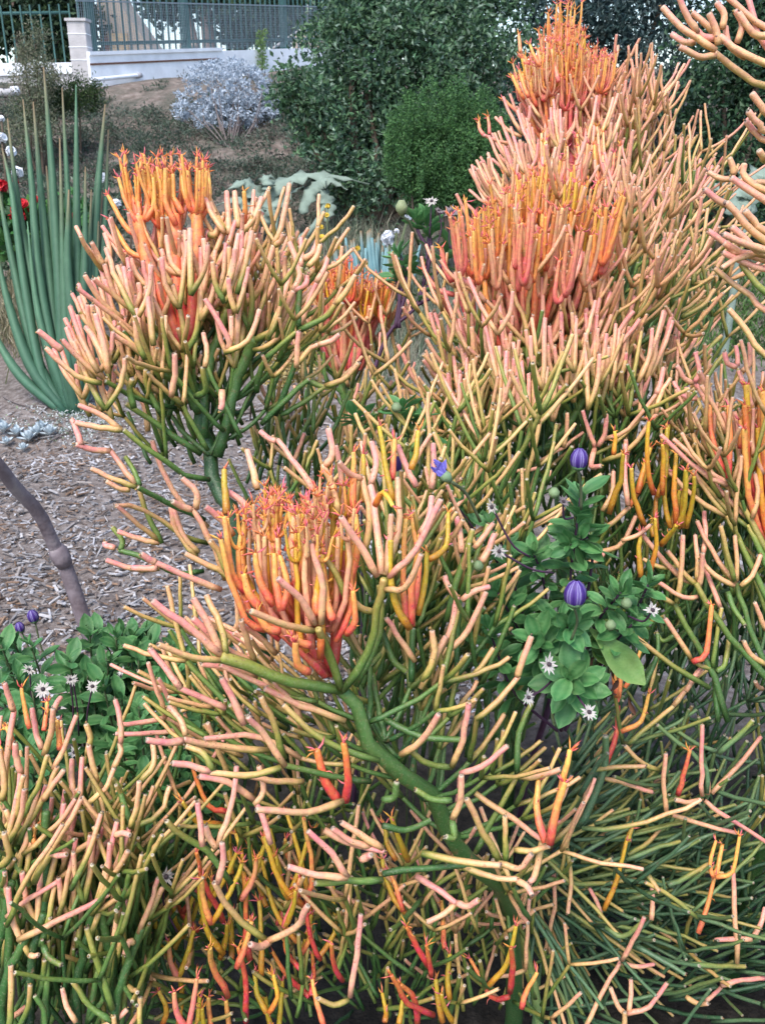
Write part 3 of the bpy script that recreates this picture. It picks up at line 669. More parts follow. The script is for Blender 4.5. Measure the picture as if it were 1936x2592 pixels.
A.H('Z3', '''600 340 540 290 470 165
600 290 550 205 515 90
600 270 572 160 545 70
606 265 600 170 600 60
622 275 645 160 640 30
632 270 668 190 662 75
760 290 715 180 715 50
768 290 742 190 740 60
790 240 752 170 748 75
850 250 800 165 785 70
852 245 820 150 812 60
858 225 862 140 862 60
862 240 892 160 885 50
868 260 905 190 900 60
755 300 715 250 705 180
760 300 780 250 770 190
640 430 560 400 480 270
700 420 690 330 680 160''', (.3, 1.0), 'y', .92, spread=.03)
for x, y in ((600, 270), (755, 265), (850, 250), (690, 300)):
    for _ in range(2):
        A.cup(at(*px('Z3', x, y), 1.46 + R.uniform(-.02, .04)), [R.uniform(-.1, .1), .05, 1], 6, .021, .085, .0052, R.choice(['orange', 'pink']), 1, (.3, 1.0))
A.H('Z5', '''870 255 700 140 550 40 @ 0 -.06 # 0 .4
905 365 800 345 700 275 540 155 @ 0 -.1 # -.05 .4
530 150 430 140 335 120 @ -.1 -.12 # .35 .9
525 148 430 80 345 45 @ -.1 -.12 # .5 1.0
885 540 720 460 600 400 @ 0 -.08 # -.1 .3
590 398 490 362 400 320 @ -.08 -.1 # .3 .9
585 385 530 310 480 240 @ -.08 -.07 # .7 1.1
605 390 580 330 545 270 @ -.08 -.06 # .15 .4
480 240 400 235 335 215 @ -.07 -.1 # .8 1.2
352 215 335 160 315 110 @ -.1 -.08 # .9 1.3
900 570 800 480 700 320 660 200 @ .05 0 # .7 1.1
560 410 520 405 465 375 @ -.08 -.1 # .5 .9
900 640 780 600 620 490 500 480 @ .05 -.05 # .2 .8
700 640 640 520 605 420 @ .0 -.02 # .2 .6
860 680 800 620 750 490 @ .02 0 # .5 1.1
690 630 600 560 510 480 @ 0 -.05 # .5 1
880 760 760 770 660 720 @ .05 0 # -.1 .2
650 715 590 690 520 670 @ 0 0 # .1 .2
520 670 530 630 490 575 @ 0 0 # .1 .3
690 640 600 620 515 590 @ 0 -.02 # .6 1
500 660 460 650 455 640 @ 0 0 # 1 1.2
690 748 580 750 465 715 @ 0 -.02 # .5 1.0
850 700 760 580 740 490 @ .02 0 # .5 1.0''')
A.H('Z3', '''790 870 700 760 590 665 @ 0 -.06 # .05 .5
580 660 500 590 455 465 @ -.06 -.09 # .5 1
450 465 420 410 400 370
460 460 475 400 455 330
565 650 545 560 510 470 @ -.06 -.04
578 660 606 600 600 545 @ -.06 -.07
760 1080 600 1040 460 965 @ 0 -.1 # 0 .5
450 950 350 870 275 790 @ -.1 -.13 # .45 1
440 972 330 940 205 825 @ -.1 -.14 # .4 1
270 830 220 790 172 750 @ -.13 -.15 # .9 1.2
470 930 450 820 415 680 @ -.1 -.12
470 920 420 800 375 735 @ -.1 -.08
480 900 440 820 430 740 @ -.1 -.06
540 700 440 620 370 510 @ -.05 -.1
700 850 500 690 340 565 @ -.02 -.1 # .6 1.15
620 700 490 590 410 525 @ -.03 -.08
690 1015 620 960 580 880 @ -.03 -.06
690 930 600 830 500 770 @ -.05 -.1
685 930 692 850 660 780 @ -.05 -.08
800 860 790 700 750 555 @ -.03 -.05 # .4 .95
800 850 852 740 866 580 @ -.03 -.05 # .15 .7
870 605 892 480 880 355 @ -.05 -.06 # .8 1
700 830 690 700 630 560 @ -.03 -.07
770 860 720 730 640 570 @ -.03 -.09 # .6 1.1
740 1030 756 940 755 850 @ -.09 -.12 # .8 1.2
845 1030 890 1000 876 910 @ -.06 -.1 # .15 .6
885 905 895 830 880 760 @ -.1 -.1 # .6 1
985 830 985 770 890 615 @ -.08 -.1 # .8 1.2
985 840 1000 760 1000 690 @ -.08 -.09 # .8 1.1
970 840 1070 790 1120 660 @ -.08 -.1 # .4 1
1090 800 1200 720 1265 580 @ -.02 -.06 # .2 .85
1095 830 1200 780 1275 590 @ -.02 -.05 # .3 .9
1265 572 1296 500 1252 370 @ -.06 -.06 # .8 1
1268 572 1320 545 1325 515 @ -.06 -.05 # .9 1.1
1300 470 1302 400 1300 350 @ -.06 -.05 # .8 1
1310 440 1350 410 1370 360 @ -.06 -.04
1330 470 1365 430 1382 380 @ -.06 -.06
1292 742 1290 600 1300 480 @ -.05 -.06 # 0 .6
1292 745 1400 690 1450 630 @ -.06 -.08 # .1 .55
1450 632 1500 570 1532 510 @ -.08 -.1 # .5 .85
1300 720 1335 610 1365 545 @ -.05 -.06 # .75 1.2
1365 540 1400 480 1415 430 @ -.06 -.06 # .9 1.2
1280 905 1284 830 1290 755 @ -.05 -.07 # .7 1.2
1285 890 1335 830 1372 808 @ -.05 -.07 # .5 .9
1375 806 1430 790 1462 765 @ -.07 -.08 # .8 1.1
1005 672 1100 600 1140 520 1180 385 @ 0 -.04 # .5 1
1180 375 1215 300 1250 115 @ -.04 -.05 # .6 1
1188 376 1212 360 1225 330 @ -.04 -.06
1000 640 1040 520 1045 320 @ 0 -.03 # .6 1.1
1045 325 1090 300 1130 240
1050 320 1100 255 1130 175
1032 300 1020 220 1015 150
990 330 985 250 980 150
970 325 920 250 890 180
972 315 940 265 910 195
985 650 992 520 990 390 @ -.04 -.07 # .3 .7
940 530 915 450 890 410
1080 735 1088 610 1075 510 @ -.03 -.06 # .2 .7
1075 500 1060 450 1065 420
1110 1010 1115 950 1142 880 @ 0 -.04 # .0 .3
1142 872 1200 820 1275 755 @ -.04 -.06 # .1 .4
1190 1110 1235 1000 1285 870 @ 0 -.04 # -.1 .2
1150 1060 1180 980 1250 820 @ .02 0 # -.1 .3
1130 1150 1220 1060 1330 960 @ 0 -.03 # -.1 .3
1330 960 1400 990 1440 985 @ 0 0 # .2 .6
1210 1110 1300 1060 1400 990 @ 0 0 # 0 .35
1405 985 1480 960 1545 890 @ 0 -.02 # .4 .8
1100 1010 1050 1090 1010 1100 @ .03 .03 # -.2 0
960 1000 960 1060 955 1080 @ -.1 -.1 # .9 1.2
700 1110 640 1000 630 920 @ -.03 -.06 # .1 .6
580 1080 560 1000 570 960 @ -.08 -.1 # .1 .6
640 1180 630 1090 590 1000
430 760 410 690 400 640 @ -.1 -.12
480 650 470 590 460 560
560 850 545 760 530 700
750 560 700 480 690 440 @ -.04 -.06
790 510 740 450 720 340 @ -.05 -.06
800 500 808 440 800 320 @ -.05 -.05
770 505 720 470 700 400
815 560 830 520 825 450
690 700 640 560 620 450 @ -.05 -.07
640 560 590 500 570 440
930 700 870 520 800 340 @ -.01 -.04
960 640 910 540 900 430
1150 620 1190 520 1230 410 @ .02 .02
1130 560 1160 450 1200 330 @ .02 .03
1240 560 1230 480 1230 430
900 330 930 330 960 260
1000 600 1100 480 1120 330 @ .03 .04''')
A.H('Z3', '370 900 350 800 335 720\n1055 280 1060 230 1055 150\n360 890 330 800 310 740', (.2, .9), 'y', .9)
A.whorls(tA[2:], 5, 3, .11, 2, -.1, .85, (50, 72), .4, .0058, az=(.5, 2.7))
A.whorls(pts3('Z3', '940 1290 985 1130 1020 960 1070 850 1095 790', 1.47), 4, 3, .10, 2, -.05, .75, (45, 72), .45, .0056, az=(-.3, 2.2))
A.whorls(pts3('Z3', '790 860 760 760 720 640', 1.49), 4, 4, .09, 1, .4, 1.1, (25, 55), .5, .006)
A.whorls(pts3('Z3', '870 900 900 800 950 700', 1.50), 4, 4, .09, 1, .4, 1.1, (25, 55), .5, .006)
A.fan('Z3', (190, 830), (400, 380), (320, 70), 40, (190, 310), (.35, 1.1), (-.12, .05), lean=.55)
A.fan('Z3', (960, 210), (1270, 480), (-200, 130), 34, (190, 320), (.3, 1.05), (-.08, .1), lean=.35)
A.thicket('S', (380, 880, 620, 1180), 40, (1.42, 1.6), (-.25, 1, 0), (.08, .13), (0, 1), (-.1, .3), .4, gs=.3)
A.thicket('S', (700, 1090, 1150, 1330), 60, (1.5, 1.75), (.1, 1, 0), (.06, .10), (0, 1), (-.1, .35), .5, gs=.3)
A.thicket('S', (620, 1060, 1120, 1330), 70, (1.55, 1.95), (.2, 1, 0), (.07, .11), (0, 1), (-.2, .25), .45, gs=.3)

# ================================================================== B: small red-orange shrub behind
B = Shrub('smaller fire stick shrub with bright red crown, growing between the two big ones', 2.1, 6.2, 'pink')
tB = pts3('Z12', '620 1700 600 1400 560 1150', 2.12)
B.stick(to_ground(tB), .015, .011, 't', (-.3, .3), 'none', 9, None, 'stem')
for _ in range(46):
    x = R.uniform(240, 920); top = R.uniform(250, 420) + abs(x - 560) * .12; bx_ = 560 + (x - 560) * .45
    B.h('Z12', f'{bx_} {R.uniform(950, 1150)} {x*.6+bx_*.4} {R.uniform(720, 850)} {x} {top+250}', (.25, .75), (0, R.uniform(-.08, .08)), 'y', 1.05, 1, 'none', R.choice(['orange', 'pink', 'pink', 'pale']))
    B.cup(at(*px('Z12', x, top + 270), 2.1 + R.uniform(-.08, .08)), [(x - 560) / 1500, 0, 1], R.choice([4, 5]), .018, .075 * R.uniform(.7, 1.1), .0058, R.choice(['orange', 'pink', 'pink', 'red', 'yellow']), 0, (.3, .95))
B.H('Z12', '''550 1200 480 1100 450 940
600 1250 560 1130 500 1000
660 1380 740 1180 790 970 # .4 .8
770 960 780 870 740 740 # .6 1
960 1160 860 900 790 780
800 910 770 850 745 640 # .8 1.2
1030 1300 1000 1000 960 800 # .3 .7
950 800 900 750 870 700
970 790 1000 720 1020 640
860 1500 850 1400 860 1320 # .1 .4
850 1310 800 1220 790 1120 # .4 .7
870 1320 930 1270 960 1210
430 1250 570 1180 690 1060 # .3 .9
420 1230 400 1100 395 970 # .2 .5
640 1370 670 1300 680 1230 # .7 1
1110 1150 1100 900 1130 720
1130 700 1080 600 1040 530
1140 700 1120 620 1100 530
380 1560 300 1330 230 1200 # .1 .6
330 1700 280 1500 150 1250
500 1350 420 1200 330 1130
560 1600 450 1400 380 1250''', (.5, .95), spread=.06)
B.whorls(tB, 4, 5, .11, 2, .0, .9, (30, 65), .55, .0055)

# ================================================================== C: big pink-orange shrub right of centre
C_ = Shrub('broad fire stick shrub with thick pink and coral shoots behind the purple daisies', 1.62, 6.1, 'pink')
tC = pts3('Z4', '625 1560 612 1350 597 1180 590 1050 580 940', 1.63)
C_.stick(to_ground(tC), .016, .012, 't', (-.25, .2), 'none', 10, None, 'stem')
C_.h('Z4', '600 1100 700 1020 790 860 830 720 805 520', (-.15, .45), (.02, .02), 't', 1.7, 1.3)
C_.h('Z4', '590 1085 520 1060 430 960 370 790', (-.1, .35), (0, -.06), 't', 1.3, 1.0)
C_.h('Z4', '595 1080 660 980 670 800 665 670', (-.1, .55), (0, -.05), 't', 1.35, 1.0)
C_.h('Z4', '610 1120 700 1080 800 990 905 790 930 670', (-.1, .6), (0, -.05), 't', 1.25, .95)
C_.h('Z4', '590 1000 600 800 640 640 630 480', (.1, .8), (.02, .03), 't', 2.0, 1.5)
C_.h('Z4', '585 960 540 800 470 640 430 500', (.1, .8), (.02, .0), 't', 1.5, 1.1)
C_.H('Z4', '''360 780 260 720 190 615 @ -.06 -.1
350 805 250 760 178 680 @ -.06 -.12 # .4 .7
372 765 392 660 385 565 @ -.06 -.08
365 770 345 670 330 530 @ -.06 -.04 # .8 1.2
560 930 500 850 460 770 @ -.02 -.07 # .2 .6
455 745 410 690 372 650 @ -.07 -.09
472 750 468 730 465 705 @ -.07 -.09
580 910 560 760 532 615 @ -.04 -.08 # .6 1.1
587 910 642 830 630 695 @ -.04 -.08 # .5 .9
572 922 520 905 455 770 @ -.04 -.08 # .3 .7
600 950 648 900 655 795 @ -.04 -.1 # .5 .8
655 660 560 570 452 450 @ -.05 -.08 # .6 .95
445 450 400 400 345 352 @ -.08 -.1 # .9 1.2
665 655 692 540 690 350 @ -.05 -.07 # .7 1.1
678 675 770 570 788 345 @ -.05 -.08 # .5 .9
785 340 740 310 705 260 @ -.08 -.09
790 330 815 310 822 280 @ -.08 -.08
806 380 850 290 850 180 @ -.08 -.09 # .9 1.2
640 645 600 500 548 380 @ -.05 -.06 # .5 .75
545 375 500 300 462 260 @ -.06 -.07
675 665 720 660 740 645 @ -.05 -.08 # .8 1
670 800 720 720 742 645 @ -.05 -.09 # .8 1.1
925 655 902 570 880 485 @ -.05 -.05 # .9 1.1
935 655 1000 600 1080 495 @ -.05 -.08
940 660 1035 620 1105 530 @ -.05 -.07
905 790 955 760 970 675 @ -.05 -.08 # .7 1
915 430 890 330 865 240 @ -.03 -.04 # .9 1.1
910 660 912 530 935 410 @ -.03 -.03 # .7 1.1
960 520 966 480 968 415
990 475 1022 420 1030 325
1100 460 1145 400 1172 260
1170 262 1150 230 1145 200
1085 360 1100 340 1140 345
1090 560 1150 480 1160 340
410 935 330 880 180 705 @ -.03 -.1 # .8 1.05
190 855 130 770 68 640 @ .02 0 # .8 1.1
170 880 120 840 80 790 @ .02 0
380 1090 352 1000 330 925 @ -.08 -.1 # .8 1.1
440 1160 350 1090 275 1025 @ -.1 -.14 # .2 .6
470 1140 485 1000 480 860 @ -.08 -.12 # .4 1
450 1150 440 1050 438 950 @ -.08 -.12 # .4 .9
950 1140 1060 1090 1180 940 @ -.06 -.1 # .4 .8
1180 935 1200 850 1240 785 @ -.1 -.1 # .6 .9
940 1050 1060 1000 1180 850 @ -.06 -.1 # .7 1
1180 850 1200 800 1212 740 @ -.1 -.1 # 1 1.2
915 1080 892 1010 865 925 @ -.08 -.1 # .9 1.2
930 1075 960 1020 965 940 @ -.08 -.1 # .9 1.2
915 1085 900 1160 940 1160 @ -.08 -.12 # .9 1.2
1040 890 1105 880 1150 775 @ -.03 -.05 # .8 1.1
1000 805 1042 740 1050 675 @ -.03 -.05 # .9 1.2
780 1080 795 1010 797 935 @ -.06 -.08 # .7 1
1040 1190 1055 1120 1050 1050 @ -.05 -.07 # .7 1
760 1060 720 960 695 900 @ -.05 -.07 # .1 .3
830 960 770 860 725 720 @ -.02 -.06 # .2 .5
700 720 730 600 760 430 @ .02 .0 # .7 1.1
1160 1000 1170 900 1215 620 @ .03 .03 # .4 .8
1220 570 1270 520 1285 440 @ .03 .02 # .6 .9
1290 520 1380 470 1430 400 @ .05 .05 # .4 .8
1280 500 1350 450 1388 405 @ .05 .05 # .4 .8
1338 380 1350 300 1356 205 @ .05 .05 # .2 .6
1345 375 1410 350 1470 255 @ .05 .03 # .5 1
1150 700 1230 670 1350 605 @ .05 .03 # .5 .8
1160 760 1270 720 1350 610 @ .05 .03
1390 800 1430 730 1470 680 @ .05 .05 # .2 .4
1380 700 1420 640 1460 600 @ .05 .05 # .3 .6
1080 1010 1120 900 1150 760 @ .02 .02 # -.1 .3
1050 850 1075 700 1105 600 @ .03 .03 # 0 .4
1100 640 1200 560 1270 450 @ .04 .04 # .1 .5
980 560 1010 470 1020 380 @ 0 0
840 640 900 560 930 430 @ 0 0
860 500 840 430 855 330 @ 0 0''', (.65, 1.0), spread=.05)
C_.H('Z4', '''400 620 350 480 315 370 # 0 .55
300 365 268 300 255 225 # .2 .6
316 360 330 290 325 190 # .2 .6
310 420 240 400 180 315 # .3 .7
320 540 280 480 260 440 # .3 .6
430 640 400 520 385 420 # .1 .6
620 620 608 500 603 380 # .3 .7
600 355 598 270 600 185 # .35 .7
610 358 650 285 662 185 # .4 .6
590 365 540 310 528 250 # .3 .8
625 450 672 400 682 335 # .2 .6
660 230 692 195 697 110 # .7 1.1
745 330 748 240 742 130 # .3 .8
830 330 850 250 862 180
930 420 900 330 920 250
880 520 930 440 945 350
1030 300 1060 270 1062 210
800 480 830 430 862 320
520 430 500 340 480 260
450 380 430 300 440 200
390 390 380 300 365 210
350 440 340 350 345 280
570 420 560 300 555 200
700 430 680 330 690 250''', k='y', r=1.1, spread=.06)
for i in range(44):
    x = R.uniform(395, 960); top = -80 + ((x - 690) / 300) ** 2 * 230 + R.uniform(0, 170); b0 = 620 + (x - 640) * .45; dd = R.uniform(-.07, .12); th = R.choice(['orange', 'orange', 'pink', 'pale', 'pink'])
    C_.h('Z4', f'{b0} {R.uniform(560, 700)} {x*.7+b0*.3} {top+330} {x} {top+130}', (.1, .8), (dd * .5, dd), 'y', R.uniform(1.0, 1.35), .95, 'none', th)
    p = at(*px('Z4', x, top + 140), 1.62 + dd)
    C_.cup(p, [(x - 640) / 2400, 0, 1], R.choice([3, 4, 5]), .017, .085 * R.uniform(.75, 1.15), .0052, R.choice(['orange', 'yellow', 'orange', 'pale']), 1, (.35, 1.0))
for i in range(26):
    x = R.uniform(330, 960); y = R.uniform(240, 420); dd = R.uniform(-.12, .0)
    C_.cup(at(*px('Z4', x, y + 40), 1.6 + dd), [(x - 640) / 2000, -.1, 1], R.choice([2, 3]), .011, .09 * R.uniform(.8, 1.2), .0066, R.choice(['pink', 'pink', 'pale', 'orange']), 0, (.35, .85))
C_.whorls(tC[1:], 5, 5, .13, 2, -.1, .85, (45, 75), .5, .0056)
C_.whorls(pts3('Z4', '690 1050 790 860 830 720 805 520', 1.66), 6, 5, .12, 2, .05, 1.0, (30, 65), .55, .0056)
C_.whorls(pts3('Z4', '590 950 600 800 640 640 640 420', 1.66), 6, 6, .11, 1, .4, 1.05, (25, 60), .6, .006)
C_.fan('Z4', (90, 640), (330, 330), (260, 160), 30, (190, 320), (.5, 1.1), (-.14, .02), lean=.5)
C_.fan('Z4', (980, 330), (1300, 520), (-260, 200), 44, (190, 330), (.45, 1.05), (-.12, .08), lean=.4)
C_.fan('Z4', (420, 520), (900, 520), (30, 260), 18, (200, 320), (.4, 1.05), (-.16, -.06), lean=.05)
C_.thicket('Z4', (850, 500, 1300, 1150), 80, (1.65, 1.95), (.35, 1, 0), (.09, .15), (0, 1, 1), (-.2, .25), .45, gs=.35)
C_.thicket('Z6', (250, 0, 1100, 420), 110, (1.6, 1.9), (.1, 1, 0), (.09, .15), (0, 1), (-.25, .15), .5)

# ================================================================== D: tall shrub behind C
D = Shrub('tallest fire stick shrub, a salmon spire rising against the dark evergreen bushes', 2.2, 6.2, 'pink')
tD = pts3('Z2', '850 1500 830 1100 815 750 808 560 795 380 785 230', 2.22)
D.stick(to_ground(tD), .018, .012, 't', (-.2, .5), 'none', 10, None, 'stem')
D.h('Z2', '825 900 812 700 805 520 790 360', (-.1, .35), (-.03, 0), 'y', 2.2, 1.8, 'none', 'pink', 'stem')
D.h('Z2', '760 800 745 620 715 470 690 330', (.2, .7), (-.03, -.03), 'y', 1.7, 1.3, 'none', 'pink', 'stem')
D.h('Z2', '1050 1400 1090 1200 1110 1000 1115 890', (-.1, .3), (.03, .02), 't', 1.5, 1.1)
D.h('Z2', '900 1100 960 860 1000 720 1010 560', (-.1, .5), (.03, .02), 't', 1.5, 1.1)
D.H('Z2', '''1100 890 1050 800 1008 685 # .9 1.2
1112 890 1162 800 1160 725
1060 900 1030 800 1020 740
1150 955 1230 870 1275 700 # .4 .8
1292 880 1270 790 1262 695 # .4 .7
1302 880 1350 800 1370 690 # .8 1.1
1330 885 1385 820 1422 720 # .9 1.2
1300 890 1302 810 1300 735
1245 1060 1292 900 1296 880 # .3 .7
1122 820 1152 700 1150 530 # .3 .6
1150 522 1125 500 1132 435 # .8 1
1155 518 1177 480 1175 412 # .8 1.1
1085 830 1120 720 1120 595 # .3 .7
1082 690 1070 600 1055 525 # .6 .8
1100 795 1190 700 1232 620 1268 475 # .4 .9
1180 745 1232 640 1268 595
1212 880 1210 800 1214 750
1195 655 1200 600 1197 565
930 670 990 590 1002 420 # .6 1
1000 650 1042 560 1046 408 # .7 1
920 570 925 500 930 412
890 620 850 540 818 468
960 560 945 480 960 350
1000 520 1030 450 1050 350 # .9 1.2
1010 460 1040 400 1030 320
560 622 500 610 442 585 # 1 1.3
600 592 540 560 488 508
560 862 480 790 395 722
580 845 500 770 424 702
592 822 540 750 474 688
612 812 560 740 505 672
475 885 430 840 414 788
480 905 420 860 376 822
645 760 590 680 545 640
430 970 400 920 365 885
700 720 640 630 600 540
730 780 690 660 660 560
860 800 830 690 850 600
900 760 890 650 920 540
960 820 980 700 990 600
1050 700 1060 600 1040 520
740 640 760 560 790 490 # .9 1.1
760 700 790 600 800 500 # 1 1.2
1000 870 950 760 940 680
1180 1080 1240 960 1290 830 # .3 .7
1150 1050 1180 920 1230 800 # .3 .7
1200 1106 1270 1020 1290 1000 # .4 .8''', (.7, 1.05), spread=.07)
D.H('Z2', '''440 588 420 560 415 525
462 580 460 545 455 508
700 580 600 500 525 430 # .4 .9
640 490 590 400 560 338 # .3 1
720 460 690 340 590 235 # .2 .6
595 225 592 190 588 150 # .9 1
650 520 610 440 600 370''', (.3, .9), 'y', .95, 'pink')
for i in range(44):
    f = R.random(); x = 800 + R.uniform(-1, 1) * (70 + 140 * f); top = 130 + 230 * f + R.uniform(-30, 55); b0 = 800 + (x - 800) * .35; dd = R.uniform(-.09, .09); th = R.choice(['pink', 'orange', 'pale', 'pink', 'orange'])
    D.h('Z2', f'{b0} {top+300} {x*.75+b0*.25} {top+190} {x} {top+80}', (.1, .75), (dd * .4, dd), 'y', R.uniform(.9, 1.2), .9, 'none', th)
    D.cup(at(*px('Z2', x, top + 90), 2.2 + dd), [(x - 800) / 1800, 0, 1], R.choice([4, 5, 6]), .022, .085 * R.uniform(.6, 1.15), .0046, R.choice(['orange', 'pink', 'pink', 'pale', 'yellow']), 1, (.3, .95))
D.whorls(pts3('Z2', '835 900 815 750 808 560 800 430', 2.24), 7, 5, .10, 1, .55, 1.15, (25, 58), .6, .0058, lscale=(1.2, .6), az=(-.2, 2.4))
D.whorls(pts3('Z2', '1090 1200 1110 1000 1115 890', 2.24), 4, 4, .12, 2, .1, .95, (25, 55), .5, .0058)
D.whorls(pts3('Z2', '900 1100 960 860 1000 740', 2.24), 6, 4, .12, 2, .15, 1.0, (30, 58), .5, .0058)
D.whorls(pts3('Z2', '850 1500 840 1250 830 1000', 2.25), 5, 5, .14, 1, -.2, .4, (40, 70), .5, .0058)
D.fan('Z2', (390, 740), (560, 340), (260, 40), 62, (150, 250), (.6, 1.1), (-.16, .06), lean=.6)
D.fan('Z2', (560, 330), (640, 180), (120, 60), 26, (90, 140), (.3, 1.0), (-.12, .06), 'y', ('pink', 'pale', 'pink', 'orange'), lean=.5)
D.fan('Z2', (1010, 360), (1060, 560), (-190, 60), 36, (150, 250), (.5, 1.05), (-.14, .08), lean=.35)
D.fan('Z2', (640, 560), (960, 560), (20, 160), 26, (150, 240), (.25, 1.0), (-.2, -.08), 'y', ('pale', 'pink', 'pale', 'orange'), lean=.1)
D.fan('Z2', (1060, 520), (1400, 760), (-160, 130), 36, (160, 280), (.3, 1.0), (-.08, .1), lean=.4)
D.thicket('Z4', (1050, 150, 1330, 800), 60, (2.1, 2.4), (.35, 1, 0), (.12, .2), (0, 1, 1), (-.1, .3), .4, gs=.35)

# ================================================================== E: the front shrub with the golden rosette
E = Shrub('front fire stick shrub leaning on a thick green stem with a golden rosette of shoots', 1.06, 5.6, 'yellow')
_e = [(1300, 2330, 1.42), (1235, 2230, 1.30), (1160, 2136, 1.22), (1073, 2025, 1.17), (1000, 1910, 1.13), (914, 1802, 1.105), (862, 1744, 1.092)]
tE = np.array([at(*q) for q in _e])
E.stick(to_ground(tE, .03, .12), .017, .0100, 't', (-.15, .18), 'none', 12, None, 'stem')
E.h('Z9', '950 1280 820 1262 700 1240 550 1180 400 1128', (.2, .45), (.03, -.05), 'o', 1.55, 1.2, 'none')
E.h('Z9', '945 1275 880 1100 838 1000', (.2, .5), (.02, -.04), 'o', 1.25, 1.0, 'none')
E.h('Z9', '950 1280 1070 1100 1112 900 1140 770', (.15, .6), (.02, -.04), 'o', 1.25, 1.0, 'none')
E.h('Z9', '1010 1260 1100 1080 1130 960 1120 800', (.1, .5), (.04, .03), 'o', 1.1, 1.0, 'none')
E.H('Z9', '''388 1118 250 1000 75 870 @ -.05 -.09 # .9 1.25
395 1142 250 1125 100 1070 @ -.05 -.1 # .45 .75
382 1105 330 980 260 860 @ -.05 -.06 # .75 1.1
410 1112 385 980 320 845 @ -.05 -.04 # .3 .75
812 1002 700 980 530 915 @ -.04 -.1 # .5 .8
820 972 760 860 655 765 @ -.04 -.08 # .75 1.05
850 972 856 800 805 602 @ -.04 -.06 # .7 1.05
1110 748 1030 600 945 480 @ -.04 -.08 # .75 1.1
1128 742 1108 520 1080 335 @ -.04 -.01 # .6 1.05
1152 742 1166 600 1175 470 @ -.04 -.05 # .8 .95
1165 755 1290 620 1402 400 @ -.04 -.07 # .75 1
1148 812 1245 800 1312 655 @ -.04 -.08 # .6 .85
1140 745 1205 550 1205 300 @ -.04 -.0 # .5 .8
1050 640 1075 480 1042 295 @ 0 0 # .5 .8
1040 298 980 270 935 222 @ 0 -.03 # .9 1.2
1078 325 1105 230 1085 130 @ 0 0 # .9 1.2
950 520 945 330 920 150 @ .02 .02 # .7 1.05
930 460 905 330 860 240 @ .0 0 # .45 .75
868 238 902 180 885 70 @ 0 -.01 # .8 1.1
830 372 740 240 650 120 @ .02 .03 # .8 1
642 122 610 112 570 80 @ .03 .03 # .9 1.1
1310 552 1350 480 1362 385 @ .02 .03
1360 345 1372 240 1370 140 @ .04 .05
1292 335 1250 250 1208 148 @ .04 .05 # .9 1.2
480 795 370 720 225 648 @ 0 -.03 # .45 .85
385 812 250 760 85 688 @ -.02 -.06 # .7 1.1
82 684 50 670 20 650 @ -.06 -.07 # 1 1.3
90 712 50 714 -20 712 @ -.06 -.06 # .8 1
405 765 355 620 255 440 @ -.0 -.03 # .7 1.05
250 440 200 425 165 405 @ -.03 -.05 # .9 1.1
268 436 272 360 210 300 @ -.03 -.04 # .8 1
420 745 375 640 338 590 @ -.02 -.04 # .4 .8
440 560 390 490 320 432 @ .02 0 # .8 1.1
545 480 480 400 420 358 @ .03 .03
555 345 535 260 508 170 @ .06 .08 # .5 .9
970 862 920 740 840 632 @ -.02 -.04 # .35 .6
1090 915 1030 895 965 830 @ 0 -.03 # .4 .7
1435 1240 1400 1130 1365 1020 @ .06 .04 # .2 .6
1450 1240 1560 1205 1645 1090 @ .06 .06 # .2 .6
1285 1145 1215 1040 1155 950 @ .04 .02 # .6 1.1
1320 1235 1372 1130 1365 1010 @ .04 .02 # .4 .9
1400 1105 1460 970 1480 850 @ .05 .04 # .7 1.1
1440 1095 1530 1000 1612 830 @ .05 .04 # .7 1
1480 850 1440 800 1425 755 @ .04 .04
1500 862 1570 815 1625 800 @ .04 .04
1430 960 1500 700 1550 540 @ .07 .06 # .1 .5
1500 640 1495 560 1478 480 @ .06 .06 # .8 1.1
1560 620 1600 570 1645 510 @ .06 .06
1590 685 1620 640 1652 560 @ .06 .06
1130 1000 1180 1130 1240 1190 @ .06 .06 # .1 .3
1270 1240 1270 1100 1275 1000 @ .06 .06 # -.1 .2
540 1150 510 1060 480 960 @ .0 -.04 # .6 1.05
530 1150 400 1080 260 950 @ -.0 -.05 # .7 1.15
640 1110 560 1030 480 980 @ .02 -.02
200 1260 130 1180 60 1090 @ .0 -.05 # .8 1.25
550 1220 440 1180 300 1160 @ .04 .0 # .7 1''', (.7, 1.05), spread=.04)
